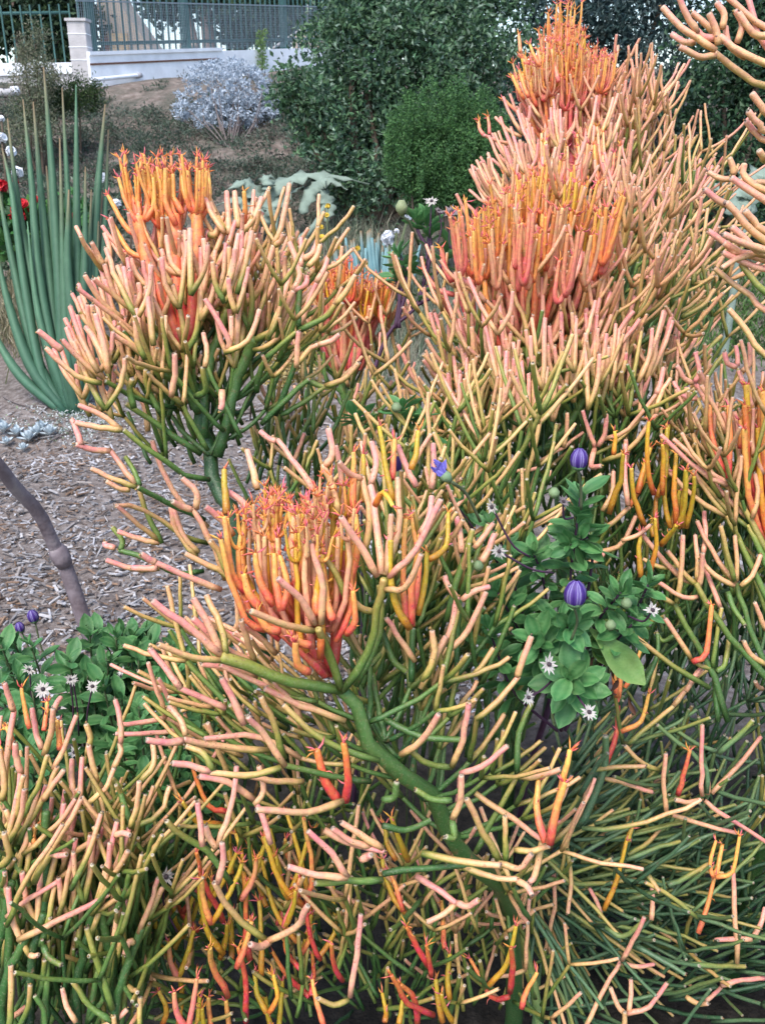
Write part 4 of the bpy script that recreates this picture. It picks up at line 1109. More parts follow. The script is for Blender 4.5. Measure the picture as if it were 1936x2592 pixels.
# rosette of young shoots
E.h('Z9', '890 1215 920 1050 925 850 945 650', (-.05, .45), (.03, .03), 'y', 1.5, 1.1, 'none', 'orange', 'stem')
E.h('Z9', '870 1215 780 1120 650 1000 560 880', (.0, .5), (.0, -.03), 'y', 1.1, .8, 'none', 'orange', 'stem')
E.h('Z9', '875 1215 800 1090 720 960 690 800', (.0, .5), (.02, .0), 'y', 1.2, .9, 'none', 'orange', 'stem')
E.h('Z9', '885 1215 860 1050 800 880 790 700', (.0, .5), (.03, .02), 'y', 1.2, .9, 'none', 'orange', 'stem')
E.H('Z9', '''590 1000 500 950 425 760 385 585 @ -.02 -.05
500 825 435 730 402 480 @ -.02 -.04
565 895 515 830 492 745 @ -.04 -.05
630 885 565 770 545 650 @ -.04 -.05
662 912 642 780 632 650 @ -.05 -.05
672 905 695 800 660 660 @ -.05 -.05
795 1195 742 1160 730 1065 @ -.05 -.07
965 1020 1010 955 998 825 @ -.02 -.04
905 955 882 890 868 785 @ -.04 -.04
720 795 765 700 757 548 @ -.02 -.03
690 635 722 545 700 455 @ -.02 -.02
975 795 1015 660 1010 468 @ -.01 -.02
660 1005 600 990 560 930 @ -.05 -.06
800 1070 760 1060 720 1035 @ -.06 -.07
830 930 825 860 830 810 @ -.04 -.04''', (.15, .95), 'y', 1.05, 'orange')
for i in range(52):
    x = R.uniform(475, 1010); dd = R.uniform(-.06, .07); y1 = R.uniform(360, 520) + max(0, -dd) * 2600 + abs(x - 730) * .1; b0 = 800 + (x - 760) * .5
    th = R.choice(['yellow', 'yellow', 'orange', 'pale', 'pale'])
    E.h('Z9', f'{b0} {y1+480} {x*.8+b0*.2} {y1+340} {x+R.uniform(-14,14)} {y1+150} {x} {y1}', (.0, 1.0), (dd * .5, dd), 'y', R.uniform(.8, 1.08), .75, 'leaf', th)
    if R.random() < .6:
        E.cup(at(*px('Z9', x, y1 + 60), 1.06 + dd), [R.uniform(-.1, .1), 0, 1], R.choice([2, 3]), .009, .036, .0036, th, 0, (.6, 1.05))
E.H('Z9', '''1262 992 1185 860 1172 590
1252 985 1232 800 1242 490
1300 930 1332 780 1340 640
1290 905 1302 700 1272 470
1270 980 1270 800 1300 600
1350 672 1430 610 1440 460
1190 400 1155 280 1120 60
1268 255 1290 180 1300 80
1000 445 1000 300 1000 180
1040 405 1046 300 1045 190
1100 420 1140 360 1180 420
1180 300 1185 200 1190 120
410 460 405 360 400 260''', (.1, 1.0), 'y', .95, ('gold', 'yellow', 'orange'), .05)
# lower branches on the left of the leaning stem
E.H('Z7', '''1640 470 1400 385 1230 235 @ .0 -.03 # .2 .7
1600 560 1400 530 1230 490 @ .0 -.05 # .1 .45
1232 492 1130 345 1075 285 @ -.05 -.08 # .7 1.15
1212 500 1060 535 915 522 @ -.05 -.08 # .3 .7
912 516 820 490 752 482 @ -.08 -.1 # .9 1.25
920 512 880 440 812 410 @ -.08 -.08 # .3 .6
1160 425 950 410 800 378 @ .02 -.04 # .5 .9
795 382 720 392 642 382 @ -.04 -.06 # .9 1.2
802 362 785 300 735 242 @ -.04 -.03 # .6 .9
1055 315 1010 210 962 120 @ -.02 -.03 # .9 1.2
975 245 870 195 780 158 @ -.02 -.04 # .8 1.2
782 158 715 70 650 -10 @ -.04 -.05 # .9 1.25
1480 645 1320 692 1115 682 @ -.04 -.1 # .6 1.05
1650 985 1500 992 1368 1000 @ -.02 -.06 # .2 .4
1500 975 1370 965 1252 930 @ -.06 -.08 # .8 1.2
1502 972 1430 870 1335 778 @ -.06 -.08 # .8 1.2
1155 1250 1000 1125 930 1000 @ -.03 -.08 # .4 .9
942 1000 965 900 960 830 @ -.08 -.09 # .9 1.25
1150 1252 1280 1190 1328 1100 @ -.03 -.07 # .6 1.1
1165 1255 1120 1275 1085 1265 @ -.03 -.06 # .7 1
1512 1490 1540 1310 1558 1140 @ .05 .03 # .9 1.2
1505 1505 1440 1525 1380 1500 @ .05 .03 # .5 .7
1000 1000 890 860 790 800 725 735 @ .05 .0 # .2 .6
876 840 866 740 855 658 @ .0 0 # .9 1.2
940 840 995 680 1022 500 @ .02 .02 # .8 1.15
935 850 905 800 892 760 @ .02 .02
1100 660 1140 600 1120 500 @ .02 .02 # .7 1
1170 830 1130 700 1110 660 @ .02 .02 # .9 1.2
1300 460 1130 370 1000 360 890 375 @ .04 0 # .7 1.1
1310 560 1200 560 1090 540 @ .04 0 # .6 1
1100 640 980 560 870 540 @ .04 .02 # .7 1.1
1440 290 1200 170 960 60 @ .03 .0 # .75 1.1
1490 300 1300 230 1150 160 @ .03 .0 # .5 .9
1230 460 1180 300 1130 200 @ .03 .0 # .3 .8
1300 340 1280 240 1190 130 @ .04 0 # .7 1.1
1600 840 1520 820 1440 765 @ 0 -.02 # .8 1.1
1652 850 1560 790 1480 740 @ 0 -.02
1560 900 1590 885 1600 880 @ -.04 -.05 # .8 1.1
1400 770 1500 820 1652 860 @ 0 0 # .7 1''', (.6, 1.0), spread=.04)
E.H('Z7', '''1465 645 1405 560 1370 430
1492 645 1505 540 1485 400''', (.0, .85), 'y', 1.25, 'red')
E.H('Z8', '''570 855 640 862 715 840 @ .05 .03 # .4 .7
505 905 440 790 365 640 @ .03 0 # .3 .7
170 870 320 902 500 922 @ .0 -.03 # .2 .7
500 912 590 935 640 878 @ -.0 -.02 # .5 .9
345 930 460 970 575 982 @ .02 .0 # .4 .8
580 990 620 1010 642 1045 @ .0 -.02 # .7 1
532 905 530 800 528 715 @ .03 .02 # .2 .7
302 722 338 640 340 540 @ -.03 -.05 # .6 1
300 725 310 800 280 800 @ -.03 -.04 # .2 .3
80 445 170 380 240 275 @ 0 -.04 # .5 1
300 495 345 380 372 225 @ .0 -.03 # .4 1.2
335 525 430 495 535 410 @ .0 -.03 # .9 1.2
300 500 200 485 115 425 @ .02 0 # .2 .5
400 292 500 210 585 108 @ .05 .05 # .4 .8
580 108 600 50 640 -60 @ .05 .04 # .7 1.1
400 610 560 725 690 815 @ .05 .05 # .6 1
690 810 660 960 640 990 @ .05 .05 # .6 1
300 640 220 640 150 600 @ 0 0 # .1 .3
400 870 480 720 580 540 @ .06 .05 # 0 .4
590 540 670 540 760 510 @ .05 .03 # .5 .9
580 530 590 350 640 230 @ .06 .06 # 0 .5
165 160 240 0 270 -60 @ .04 .04 # .4 .9
10 290 170 370 330 380 @ .05 .03 # .1 .3
0 640 50 630 60 570 @ -.04 -.05 # .1 .2
145 970 230 1020 310 1080 @ .04 .02 # .9 1.1
320 1085 370 1100 410 1075 @ .02 0 # .8 1
315 1090 270 1130 200 1165 @ .02 .02 # .6 1
0 750 100 770 200 730 @ -.02 0 # .0 .1
0 960 200 930 380 920 @ 0 .02 # 0 .1''', (.6, 1.0), spread=.04)
E.H('Z8', '''702 825 668 700 672 560
722 830 745 700 785 570
715 825 770 600 808 430''', (.0, .9), 'y', 1.1, 'orange')
E.whorls(tE[2:-1], 7, 4, .09, 1, -.1, .6, (55, 80), .35, .0052)
E.thicket('Z7', (900, 150, 1500, 560), 55, (1.2, 1.4), (-.7, .6, 0), (.08, .12), (0, 1), (.0, .6), .4, gs=.3)
E.thicket('S', (940, 1250, 1330, 1560), 90, (1.3, 1.6), (.15, 1, 0), (.1, .15), (0, 1), (-.15, .35), .5, gs=.3)
E.thicket('S', (900, 1560, 1330, 2000), 95, (1.28, 1.6), (.2, 1, 0), (.09, .14), (0, 1), (-.3, .2), .5, gs=.25)
E.thicket('Z9', (1000, 900, 1600, 1285), 75, (1.15, 1.35), (.3, 1, 0), (.08, .13), (0, 1), (-.2, .3), .5, gs=.3)

# ================================================================== I: young golden shoots low in front
I_ = Shrub('low fire stick shrub with scattered golden-orange shoots under the leaning green stem', 1.28, 5.6, 'yellow')
I_.H('Z7', '''1385 1330 1340 1230 1320 1100 # -.05 .3
1340 1120 1300 900 1240 700
1310 1095 1210 990 1140 800
1285 1255 1185 1110 1130 900
1380 1315 1445 1210 1440 1020
1322 1085 1352 950 1312 720
980 690 900 665 830 490
960 745 850 730 790 650
965 1165 885 1000 850 870
965 1305 890 1190 862 1000
855 1205 790 1140 758 1050
1002 1330 1000 1200 985 1050
985 1490 922 1360 908 1280
1062 1600 1062 1410 1030 1280
772 1610 785 1460 760 1360
702 1610 720 1540 688 1470
1152 1560 1112 1480 1100 1390
1162 1560 1198 1490 1182 1400
1335 1490 1250 1410 1180 1300
1312 1385 1245 1310 1230 1260
1342 1485 1355 1400 1350 1310
1060 1050 1050 900 1020 790
1150 1100 1110 980 1085 850
1220 1010 1190 880 1160 740
1000 960 990 820 985 730
1080 1330 1060 1180 1070 1000
1130 1400 1130 1250 1120 1080
1480 1420 1440 1340 1430 1260
1290 1060 1290 980 1300 900
1400 1620 1370 1520 1350 1420''', (.1, 1.0), 'y', .95, ('orange', 'gold', 'gold', 'yellow', 'red'), .12)
I_.H('Z8', '''100 1130 30 1030 0 900
60 900 20 830 10 750
200 1360 130 1240 105 1190
270 1280 262 1180 255 1080
210 1400 200 1330 190 1270
110 900 90 850 40 720
90 1120 60 1020 30 960
220 1570 110 1520 40 1400
260 1600 240 1500 230 1420
310 1608 270 1540 255 1480
460 1440 540 1340 575 1190
550 1470 560 1360 555 1280
545 1490 470 1490 380 1330
600 1540 620 1470 665 1390
150 1608 140 1500 80 1440
290 1500 280 1410 290 1310
70 1608 80 1560 85 1510
10 1600 15 1550 0 1480''', (.1, .95), 'y', .95, ('orange', 'gold', 'gold', 'red'), .1)
I_.fan('Z7', (760, 950), (1350, 760), (60, 620), 20, (150, 270), (.2, 1.0), (-.1, .1), 'y', ('orange', 'gold', 'gold', 'gold', 'pink'), lean=-.5)
I_.thicket('Z7', (620, 560, 1652, 1608), 270, (1.3, 1.75), (-.2, .8, -.2), (.08, .15), (0, 0, 1), (-.3, .25), .8, gs=.35)
I_.thicket('Z8', (0, 1000, 700, 1608), 120, (1.3, 1.7), (.1, .9, -.2), (.08, .15), (0, 0, 1), (-.2, .4), .8, gs=.35)

# ================================================================== H: pale shrub at the lower left
H_ = Shrub('pale peach-tipped fire stick shrub with thick upright stems beside the leafy daisy clump', 1.16, 5.4, 'orange')
for q in ('120 1800 140 1350 188 1140', '20 1800 20 1450 110 1240', '470 1750 490 1400 440 1120', '-40 1500 -10 1300 50 1000', '480 1700 520 1450 610 1200', '330 1750 340 1400 400 1130', '150 1400 205 1000 200 700', '-20 1750 40 1350 20 950'):
    H_.h('Z7', q, (-.3, .12), (R.uniform(0, .05), 0), 't', 1.25, 1.0)
H_.H('Z7', '''30 1185 110 1000 270 750 # .3 .9
262 752 285 730 315 708 # .9 1
30 1145 130 1065 258 988 # .6 1
20 1175 70 1155 128 1115 # .7 1
150 1000 230 850 350 640 # .3 .9
346 635 352 540 356 460 # .9 1.25
230 505 275 420 330 280 # .7 1.1
235 250 245 225 262 200 # .9 1.1
182 420 155 340 140 250 # .8 1.2
190 445 222 350 230 252 # .4 .8
70 725 85 620 102 540 # .4 .7
92 525 72 460 68 400 # .9 1.2
20 605 30 440 62 258 # .5 1
60 255 42 200 22 140 # .9 1.2
80 745 165 580 205 450 # .3 .6
60 835 185 640 248 500 # .3 .7
100 875 250 745 325 640 # .4 .9
370 665 455 590 492 508 # .5 .9
490 505 522 440 520 400 # .6 .8
522 395 522 300 500 212 # .9 1.2
378 445 392 370 375 318 # .5 .7
250 985 400 875 500 790 # .5 1.05
500 792 530 782 558 790 # .9 1.1
80 1245 250 1165 465 1050 # .5 1.1
400 1135 475 1000 552 865 # .3 .7
470 1175 535 1050 562 955 # 0 .3
600 1215 650 1090 682 985 # .6 1.1
640 1155 680 1070 700 1025 # .4 .8
488 1545 430 1370 378 1200 # .2 .4
565 760 592 670 602 565 # .3 .8
575 762 690 700 732 588 # .3 .9
568 755 520 600 490 550 # .1 .5
610 560 665 490 662 405 # .3 .8
0 1585 60 1575 112 1535 # .8 1
400 1640 480 1605 545 1550 # .8 1.1
330 1600 290 1530 272 1460 # .7 1
490 1600 390 1530 318 1430 # .1 .5
200 1690 190 1550 155 1490 # .1 .3
320 640 310 540 312 470 # .7 1
420 560 400 480 385 410 # .6 1
20 900 60 780 30 690 # .4 .7
0 930 40 880 20 790 # .3 .6
10 640 20 560 0 430 # .4 .8
130 1010 50 880 20 780 # .1 .4
190 640 220 590 275 515 # .6 1
310 870 380 830 420 800 # .4 .9
220 870 250 880 285 876 # .9 1.2
130 1310 150 1315 165 1310 # .8 1
400 1120 440 1110 500 1070 # .3 .6
580 1260 560 1250 540 1300 # .5 .9
190 1270 210 1320 260 1350 # .1 .3''', spread=.04)
H_.H('Z7', '''130 330 110 250 95 160
190 340 200 280 205 220
60 420 40 340 20 330
260 420 255 370 250 300
20 500 10 440 0 410
150 830 145 790 150 760''', (.3, 1.0), 'y', .8, 'orange')
H_.thicket('Z7', (-60, 1080, 640, 1640), 170, (1.2, 1.5), (.15, 1, 0), (.1, .18), (0, 1), (-.3, .15), .38, gs=.3)
H_.fan('Z7', (-40, 420), (560, 760), (60, 420), 34, (260, 420), (.15, 1.15), (-.03, .08), lean=-.35, r=1.05)
H_.fan('Z7', (-40, 900), (640, 1100), (40, 480), 40, (260, 420), (-.15, .6), (.0, .15), lean=-.3, r=1.1)
H_.thicket('Z7', (-40, 600, 200, 900), 10, (1.2, 1.4), (.1, 1, 0), (.08, .13), (0, 1), (.1, .6), .35, gs=.3)
H_.thicket('Z7', (300, 900, 650, 1200), 14, (1.25, 1.5), (.2, 1, 0), (.09, .14), (0, 1), (-.1, .3), .4, gs=.3)

# ================================================================== J: mat of green sticks, lower right
J = Shrub('sprawling fire stick shrub with long blue-green sticks over dark shade below the daisies', 1.55, 6.0, 'orange'); J.cool = 1.0
J.h('Z8', '540 1080 600 1250 660 1500 680 1700', (.55, .25), (0, .05), 't', 1.5, 1.2)
J.H('Z8', '''860 762 1050 762 1230 700 1370 640 # .2 .95
1380 622 1376 480 1380 320 # .9 1.2
1420 612 1530 500 1630 370 # .85 1.1
1362 640 1320 652 1268 640 # .8 1
1390 642 1450 690 1652 820 # .8 1.05
1225 702 1214 580 1222 445 # .7 1
1250 706 1400 752 1525 782 # .8 1.1
1402 615 1405 570 1402 545 # .7 .9
740 822 850 700 892 550 # .5 1.05
800 850 815 1000 800 1125 # .3 .9
742 920 742 1100 700 1300 # .9 .6
650 962 850 1002 1035 990 # .1 .4
865 1640 960 1450 1030 1330 # .7 1
1032 1332 1080 1245 1128 1150 # .9 1.2
1030 1342 1100 1362 1168 1350 # .8 1.15
1045 1565 1015 1530 985 1455 # .8 1
1050 1565 1150 1535 1225 1435 # .8 1.2
1060 1560 1072 1480 1072 1420 # .8 1
1040 1640 1045 1600 1045 1560 # .7 .8
1530 1345 1520 1100 1512 930 # .6 1.05
1595 1242 1520 1240 1440 1245 # .8 1.1
1600 1235 1630 1180 1650 1110 # .8 1.1
1460 1442 1550 1420 1660 1410 # .9 1.1
1395 1510 1430 1480 1465 1445 # .8 1
1310 1490 1360 1520 1400 1520 # .5 .8
1330 1350 1450 1360 1560 1360 # .3 .5
1160 1160 1165 1080 1162 1000 # .7 1
945 1150 930 1090 895 1025 # .7 1
1140 960 1170 1000 1190 1030 # .5 .8
1360 1150 1250 1060 1140 1000 # .2 .4
1400 610 1390 500 1270 390 1190 320 # .1 .3
1190 510 1120 480 1050 410 # .3 .6
1250 240 1320 150 1375 80 # .6 1
1060 400 1150 320 1250 240 # .2 .5
950 545 1050 570 1160 605 # .5 1
880 520 1000 500 1130 495 # .3 .7
1450 440 1530 370 1595 300 # .1 .4
1440 430 1340 390 1260 330 # .1 .3
1640 160 1620 150 1610 130 # .8 1
1030 760 1150 700 1280 520 # 0 .2
850 620 920 500 970 440 # .1 .3
1230 1010 1300 980 1400 920 # .1 .5
1050 900 1200 840 1280 820 # .2 .5
1060 880 1150 820 1200 760 # .2 .6
960 1190 1040 1230 1120 1170 # .2 .4
1090 1270 1200 1330 1300 1390 # 0 .1''', spread=.06)
J.h('Z8', '830 765 910 650 952 480 962 370', (.0, .3), (0, -.03), 'o', 1.35, 1.1)
J.H('Z8', '''960 500 1012 350 1015 190 # 0 .35
1012 195 1000 90 1012 -20 # .4 .9
1018 200 1030 100 1040 40 # .4 .9
1030 345 1115 300 1148 185 # .4 1
1045 155 1085 80 1118 -20 # .3 .9
1275 620 1300 540 1325 430 # .05 .5
1362 1215 1400 1100 1432 975 # .3 .7
1428 975 1412 920 1438 820
1432 975 1450 920 1465 840
1440 975 1510 950 1540 800''', (.5, 1.0), 'y', .95, 'orange')
J.H('Z8', '955 1115 1015 980 1052 820\n1056 820 1065 790 1075 765', (.5, .9), 'y', 1.0, 'yellow')
for i in range(210):
    a = rad(R.uniform(-82, 60)); r0 = R.uniform(0, 480); L0 = R.uniform(300, 560); x0, y0 = 600 + R.uniform(-60, 60), 850 + R.uniform(-150, 250)
    x1, y1 = x0 + r0 * math.cos(a), y0 - r0 * math.sin(a); x2, y2 = x0 + (r0 + L0) * math.cos(a + R.uniform(-.2, .2)), y0 - (r0 + L0) * math.sin(a + R.uniform(-.2, .2))
    d0 = R.uniform(.0, .3); g0 = R.uniform(-.1, .35)
    J.h('Z8', f'{x1} {y1} {(x1+x2)/2+R.uniform(-20,20)} {(y1+y2)/2+R.uniform(-20,20)} {x2} {y2}', (g0, g0 + R.uniform(0, .45)), (d0, d0 + R.uniform(-.05, .05)), 'o', .85, .9)
J.thicket('Z8', (650, 900, 1700, 1640), 170, (1.65, 1.9), (.8, .5, -.3), (.12, .2), (0, 1), (-.35, .1), .6, gs=.2)
J.thicket('Z8', (700, 200, 1700, 1300), 170, (1.65, 2.0), (.3, .9, 0), (.1, .18), (0, 1), (-.3, .2), .8, gs=.2)
J.thicket('Z6', (500, 900, 1652, 1195), 60, (1.75, 2.1), (.2, 1, 0), (.1, .18), (0, 1), (-.3, .15), .5, gs=.2)

# ================================================================== F: shrub at the right edge
F_ = Shrub('fire stick shrub with fiery red-orange rosette and open forked sticks, right of the purple daisies', 1.5, 5.9, 'orange')
tF = pts3('Z10', '1350 2500 1300 2000 1260 1500 1240 1200', 1.55)
F_.stick(to_ground(tF), .016, .012, 't', (-.2, .3), 'none', 9, None, 'stem')
F_.H('Z10', '''1230 1480 1140 1290 1090 1185 # .2 .6
1250 1420 1040 1040 968 920 # .2 .6
1260 1740 1060 1340 958 1130 # .1 .5
1300 2250 1160 1960 1060 1700 1015 1550 # -.1 .3
1300 2250 1050 1950 900 1780 768 1550 # -.05 .4
960 2400 870 2120 760 1920 630 1670 # -.1 .35
900 2400 885 2200 880 2085 # -.1 .2''', r=1.25, tip='none', spread=.02)
F_.H('Z10', '''1080 1132 950 1000 800 828 # .8 1
1085 1192 950 1080 750 850 # .4 .75
1100 1112 1080 900 1048 700 # .8 1.15
1112 1135 1148 1000 1130 865 # .5 .8
960 912 850 850 628 648 # .8 1
952 932 800 850 548 620 # .8 1.1
990 912 1035 750 1000 540 # .5 .85
942 1122 760 1012 552 800 # .6 .9
946 1112 850 1000 748 845 # .35 .7
1000 1556 880 1490 790 1400 # .7 1
1010 1542 900 1400 772 1158 # .6 1
1002 1525 965 1390 918 1190 # .3 .6
1016 1525 1018 1400 1005 1250 # .4 .7
1040 1558 1112 1490 1162 1370 # .4 .8
762 1542 640 1480 430 1238 # .7 1
770 1552 690 1480 590 1345 # .4 .8
770 1525 772 1400 758 1245 # .6 1
782 1560 800 1460 805 1360 # .7 1
806 1360 822 1240 815 1098 # .9 1.15
915 1692 860 1550 800 1372 # .9 1.15
772 1622 680 1625 490 1510 # .8 1.1
620 1666 540 1622 470 1582 # .5 .9
640 1662 672 1480 682 1248 # .3 1
870 2062 890 1900 922 1698 # .2 .5
890 2092 942 2042 965 1898 # .1 .4
872 2072 800 2055 728 2008 # .2 .6
730 2006 650 1880 575 1765 # .3 .9
850 2192 620 2060 460 1932 330 1850 # .1 .7
640 1440 540 1440 440 1392 # .3 .6
1200 2050 1100 1980 1062 1905 # .5 1
1194 1830 1160 1740 1130 1665 # .8 1.1
1120 460 1070 330 1030 222 # .8 1
1015 195 960 172 942 108 # .9 1.2
1020 188 1022 130 1012 68 # .9 1.1
1048 222 1098 172 1095 48 # .8 1.05
835 432 790 340 760 302 # .9 1.1
742 296 690 262 648 192 # .9 1.2
755 292 785 220 760 108 # 1 1.3
772 392 680 372 625 292 # .9 1.2
800 312 805 270 785 228 # 1 1.2
945 605 880 450 798 312 # .8 1
980 640 960 560 930 480 # .8 1
1180 860 1140 760 1105 660 # .8 1
1000 470 1020 540 1030 600 # .8 1
630 1860 560 1900 520 1850 # .1 .3
960 1590 1000 1700 1060 1790 # .1 .3
430 2212 520 1990 525 1860 # .0 .3
700 2212 760 2110 790 2070 # .8 1.1
340 1055 320 860 325 680 # .8 1.1
130 1250 260 1150 345 1070 # .4 .8
60 1360 280 1310 385 1130 # .5 .9
300 1275 400 1240 475 1180 # .6 .9
180 1090 240 980 250 850 # .5 .9
70 1420 140 1400 185 1360 # .6 .9''', spread=.04)
F_.H('Z10', '''945 885 870 660 848 440 # .1 .8
966 885 972 700 966 440 # .1 .8
742 2028 825 1970 860 1680 # -.05 .7
1165 720 1162 520 1162 340
1042 700 1045 620 1040 530
1125 800 1108 620 1102 470
1195 920 1175 700 1168 470
1062 700 1075 600 1082 480
1190 1100 1180 950 1165 800
1130 860 1150 760 1140 650''', (.1, .95), 'y', 1.15, 'orange', .04)
for i in range(26):
    x = R.uniform(1060, 1420); top = R.uniform(300, 620); b0 = 1240 + (x - 1240) * .3
    F_.h('Z10', f'{b0} {top+700} {x*.8+b0*.2} {top+400} {x} {top}', (.0, .95), (.02, R.uniform(-.06, .08)), 'y', 1.2, .9, 'leaf', R.choice(['orange', 'red', 'yellow', 'pale']))
F_.H('Z10', '''520 1210 512 1100 516 1000 # -.1 .2
502 985 462 800 470 540
522 1005 575 860 582 580
605 1195 568 1000 592 560
655 1195 695 1050 702 850
442 1175 380 1000 362 830
610 1185 645 1050 660 970
702 1195 742 1020 752 880
222 1105 292 900 312 740
640 1180 630 900 640 740
680 1190 690 1000 700 840
420 1500 410 1350 415 1230
480 1480 515 1300 508 1140
500 1250 490 1180 495 1150
545 1300 600 1240 640 1180
400 980 440 820 480 700
555 990 560 800 555 680
350 1060 420 940 450 860
250 740 262 660 258 600''', (.1, 1.0), 'y', 1.0, ('gold', 'gold', 'yellow'), .08)
F_.whorls(tF[1:], 4, 3, .12, 2, 0, .9, (35, 70), .5, .0056)
F_.thicket('Z10', (0, 1150, 1194, 2212), 230, (1.65, 2.1), (.0, 1, 0), (.1, .17), (0, 1), (-.3, .15), .4, gs=.22)
F_.thicket('Z10', (350, 800, 1100, 1300), 60, (1.65, 1.9), (.05, 1, 0), (.1, .16), (0, 1), (-.15, .3), .3, gs=.3)

# ================================================================== G: overhanging peach branches, upper right
G = Shrub('tall fire stick shrub reaching in bare peach-coloured forks in front of the dark bushes', 1.3, 6.2, 'orange')
tG = np.vstack([at(2120, 2300, 1.42), at(2140, 1600, 1.40), at(2140, 900, 1.38), at(2120, 300, 1.36), at(2080, -60, 1.34)])
G.stick(to_ground(tG, 0, .02), .02, .013, 't', (-.2, .6), 'none', 10, None, 'stem')
G.H('Z2', '''1660 375 1560 330 1440 232 # .3 .6
1660 275 1560 232 1460 160 # .6 .9
1660 210 1610 80 1575 -20 # .9 1.2
1660 120 1570 60 1470 -30 # .8 1.0
1665 490 1640 460 1598 408 # .5 .9
1665 570 1630 540 1582 485
1665 615 1620 580 1572 528 # .8 1.2
1665 700 1650 680 1628 655 # .3 .9
1660 865 1560 802 1510 772
1660 830 1570 770 1560 715
1660 1050 1560 962 1488 880 # .6 .95
1660 1010 1600 950 1568 915
1660 1110 1520 1085 1408 1000 # .6 1
1660 1085 1580 1062 1478 1015
1660 1100 1590 1062 1512 985
1660 790 1600 790 1565 760
1660 160 1600 140 1540 60''', (.65, 1.0), r=1.12, spread=.05, out=250)
G.H('Z2', '''1440 218 1350 160 1290 120 1212 35
1352 182 1300 182 1252 150
1440 242 1360 242 1288 205
1462 160 1390 160 1355 130 # .9 1.2
1360 142 1310 60 1275 -20 # .9 1.2
1450 195 1440 130 1412 65
1462 172 1400 110 1342 58
1468 125 1475 60 1445 15
1530 185 1552 110 1525 50
1512 772 1460 772 1412 745
1516 755 1512 720 1500 688
1482 882 1440 860 1395 822 # .8 1.2
1570 250 1500 200 1480 120''', (.7, 1.0), r=1.08, spread=.03)
G.H('Z4', '''1660 495 1590 420 1438 310 # .9 .6
1660 685 1580 580 1498 488 # .5 .7
1660 310 1580 290 1475 240 # .8 1
1660 420 1590 340 1550 290 # .2 .5
1660 270 1560 240 1480 200
1660 250 1570 250 1470 300''', (.6, 1), r=1.1, spread=.04, out=250)

A.build(foot_of('Z3', 985, 1560, 1.5)); B.build(foot_of('Z12', 620, 1700, 2.15)); C_.build(foot_of('Z4', 625, 1500, 1.65)); D.build(foot_of('Z2', 850, 1500, 2.25))
E.build((.30, .88, 0)); I_.build(foot_of('Z7', 1250, 1608, 1.5)); H_.build(foot_of('Z7', 250, 1608, 1.2)); J.build(foot_of('Z8', 650, 1000, 1.6)); F_.build(foot_of('Z10', 1300, 2000, 1.56)); G.build((tG[0][0], tG[0][1], 0))
# ------------------------------------------------------------------ tall succulent with pencil-like upright leaves at the left
M_KL = mat('succulent_skin', tint=True, rough=.55, spec=.3, noise=(15, .15), bump=(120, .15))
def taper_leaf(P, r0, tipfrac=.12, n=12, sides=8, c0=(.036, .10, .062), c1=(.085, .17, .09)):
    Q = spline(P, n); t = np.linspace(0, 1, n); rr = r0 * np.where(t < .3, .75 + .25 * t / .3, 1 - (1 - tipfrac) * ((t - .3) / .7) ** 1.5)
    V, F, tt, N = tube(Q, rr, sides); c = np.asarray(c0)[None] * (1 - tt[:, None]) + np.asarray(c1)[None] * tt[:, None]
    c = c * (1 + .13 * np.where(np.arange(len(V)) % sides % 2, 1, -1))[:, None] * R.uniform(.8, 1.15) * rng.uniform(.9, 1.1, (len(V), 1))
    if R.random() < .6: c[-sides:] = (.22, .15, .08); c[-2 * sides:-sides] = c[-2 * sides:-sides] * .5 + np.array((.10, .08, .04))
    q = MB(); q.add(V, F, c); return q
kf = ground(185, 1045); ks = (kf - CAM) @ FWD
ke_ = empty('tall_succulent', tuple(kf), 'tall clump of smooth blue-green spear-like succulent stems by the mulch', 'succulent')
KP = ['175 1042 110 960 60 700 30 480 6 375', '180 1040 150 950 100 700 80 450 59 252', '182 1035 150 900 115 600 85 258', '185 1040 165 950 150 700 130 400 111 170', '190 1030 185 850 175 550 158 222',
      '195 1030 200 850 195 550 193 214', '200 1030 225 850 245 520 267 264', '205 1030 235 900 262 620 275 328', '195 1035 205 900 215 650 217 422', '188 1035 175 900 140 650 118 420', '170 1042 80 930 20 760 -10 620',
      '165 1045 60 960 5 880 -30 800', '185 1035 160 880 130 700 128 330', '200 1030 215 880 225 700 232 480', '178 1040 130 900 60 600 20 300', '172 1042 90 900 30 650 -8 450', '192 1030 190 880 172 680 175 480', '184 1038 140 930 95 780 70 560', '190 1035 178 960 165 800 152 350', '205 1032 225 950 240 780 250 560']
for i, s_ in enumerate(KP):
    dd = [.05, -.05, .1, -.12, .02, -.08, .06, .12, -.15, .12, 0, .05, .2, -.02, .15, .12, -.2, -.1, -.16, .02][i]
    a = [float(x) for x in s_.split()]; P = [at(a[2 * j], a[2 * j + 1], ks + dd * j / (len(a) / 2)) for j in range(len(a) // 2)]
    P[0][2] = min(P[0][2], hgt(P[0][0], P[0][1])) - .01
    taper_leaf(P, .033 * R.uniform(.85, 1.15), .1).build('spear', M_KL, ke_)
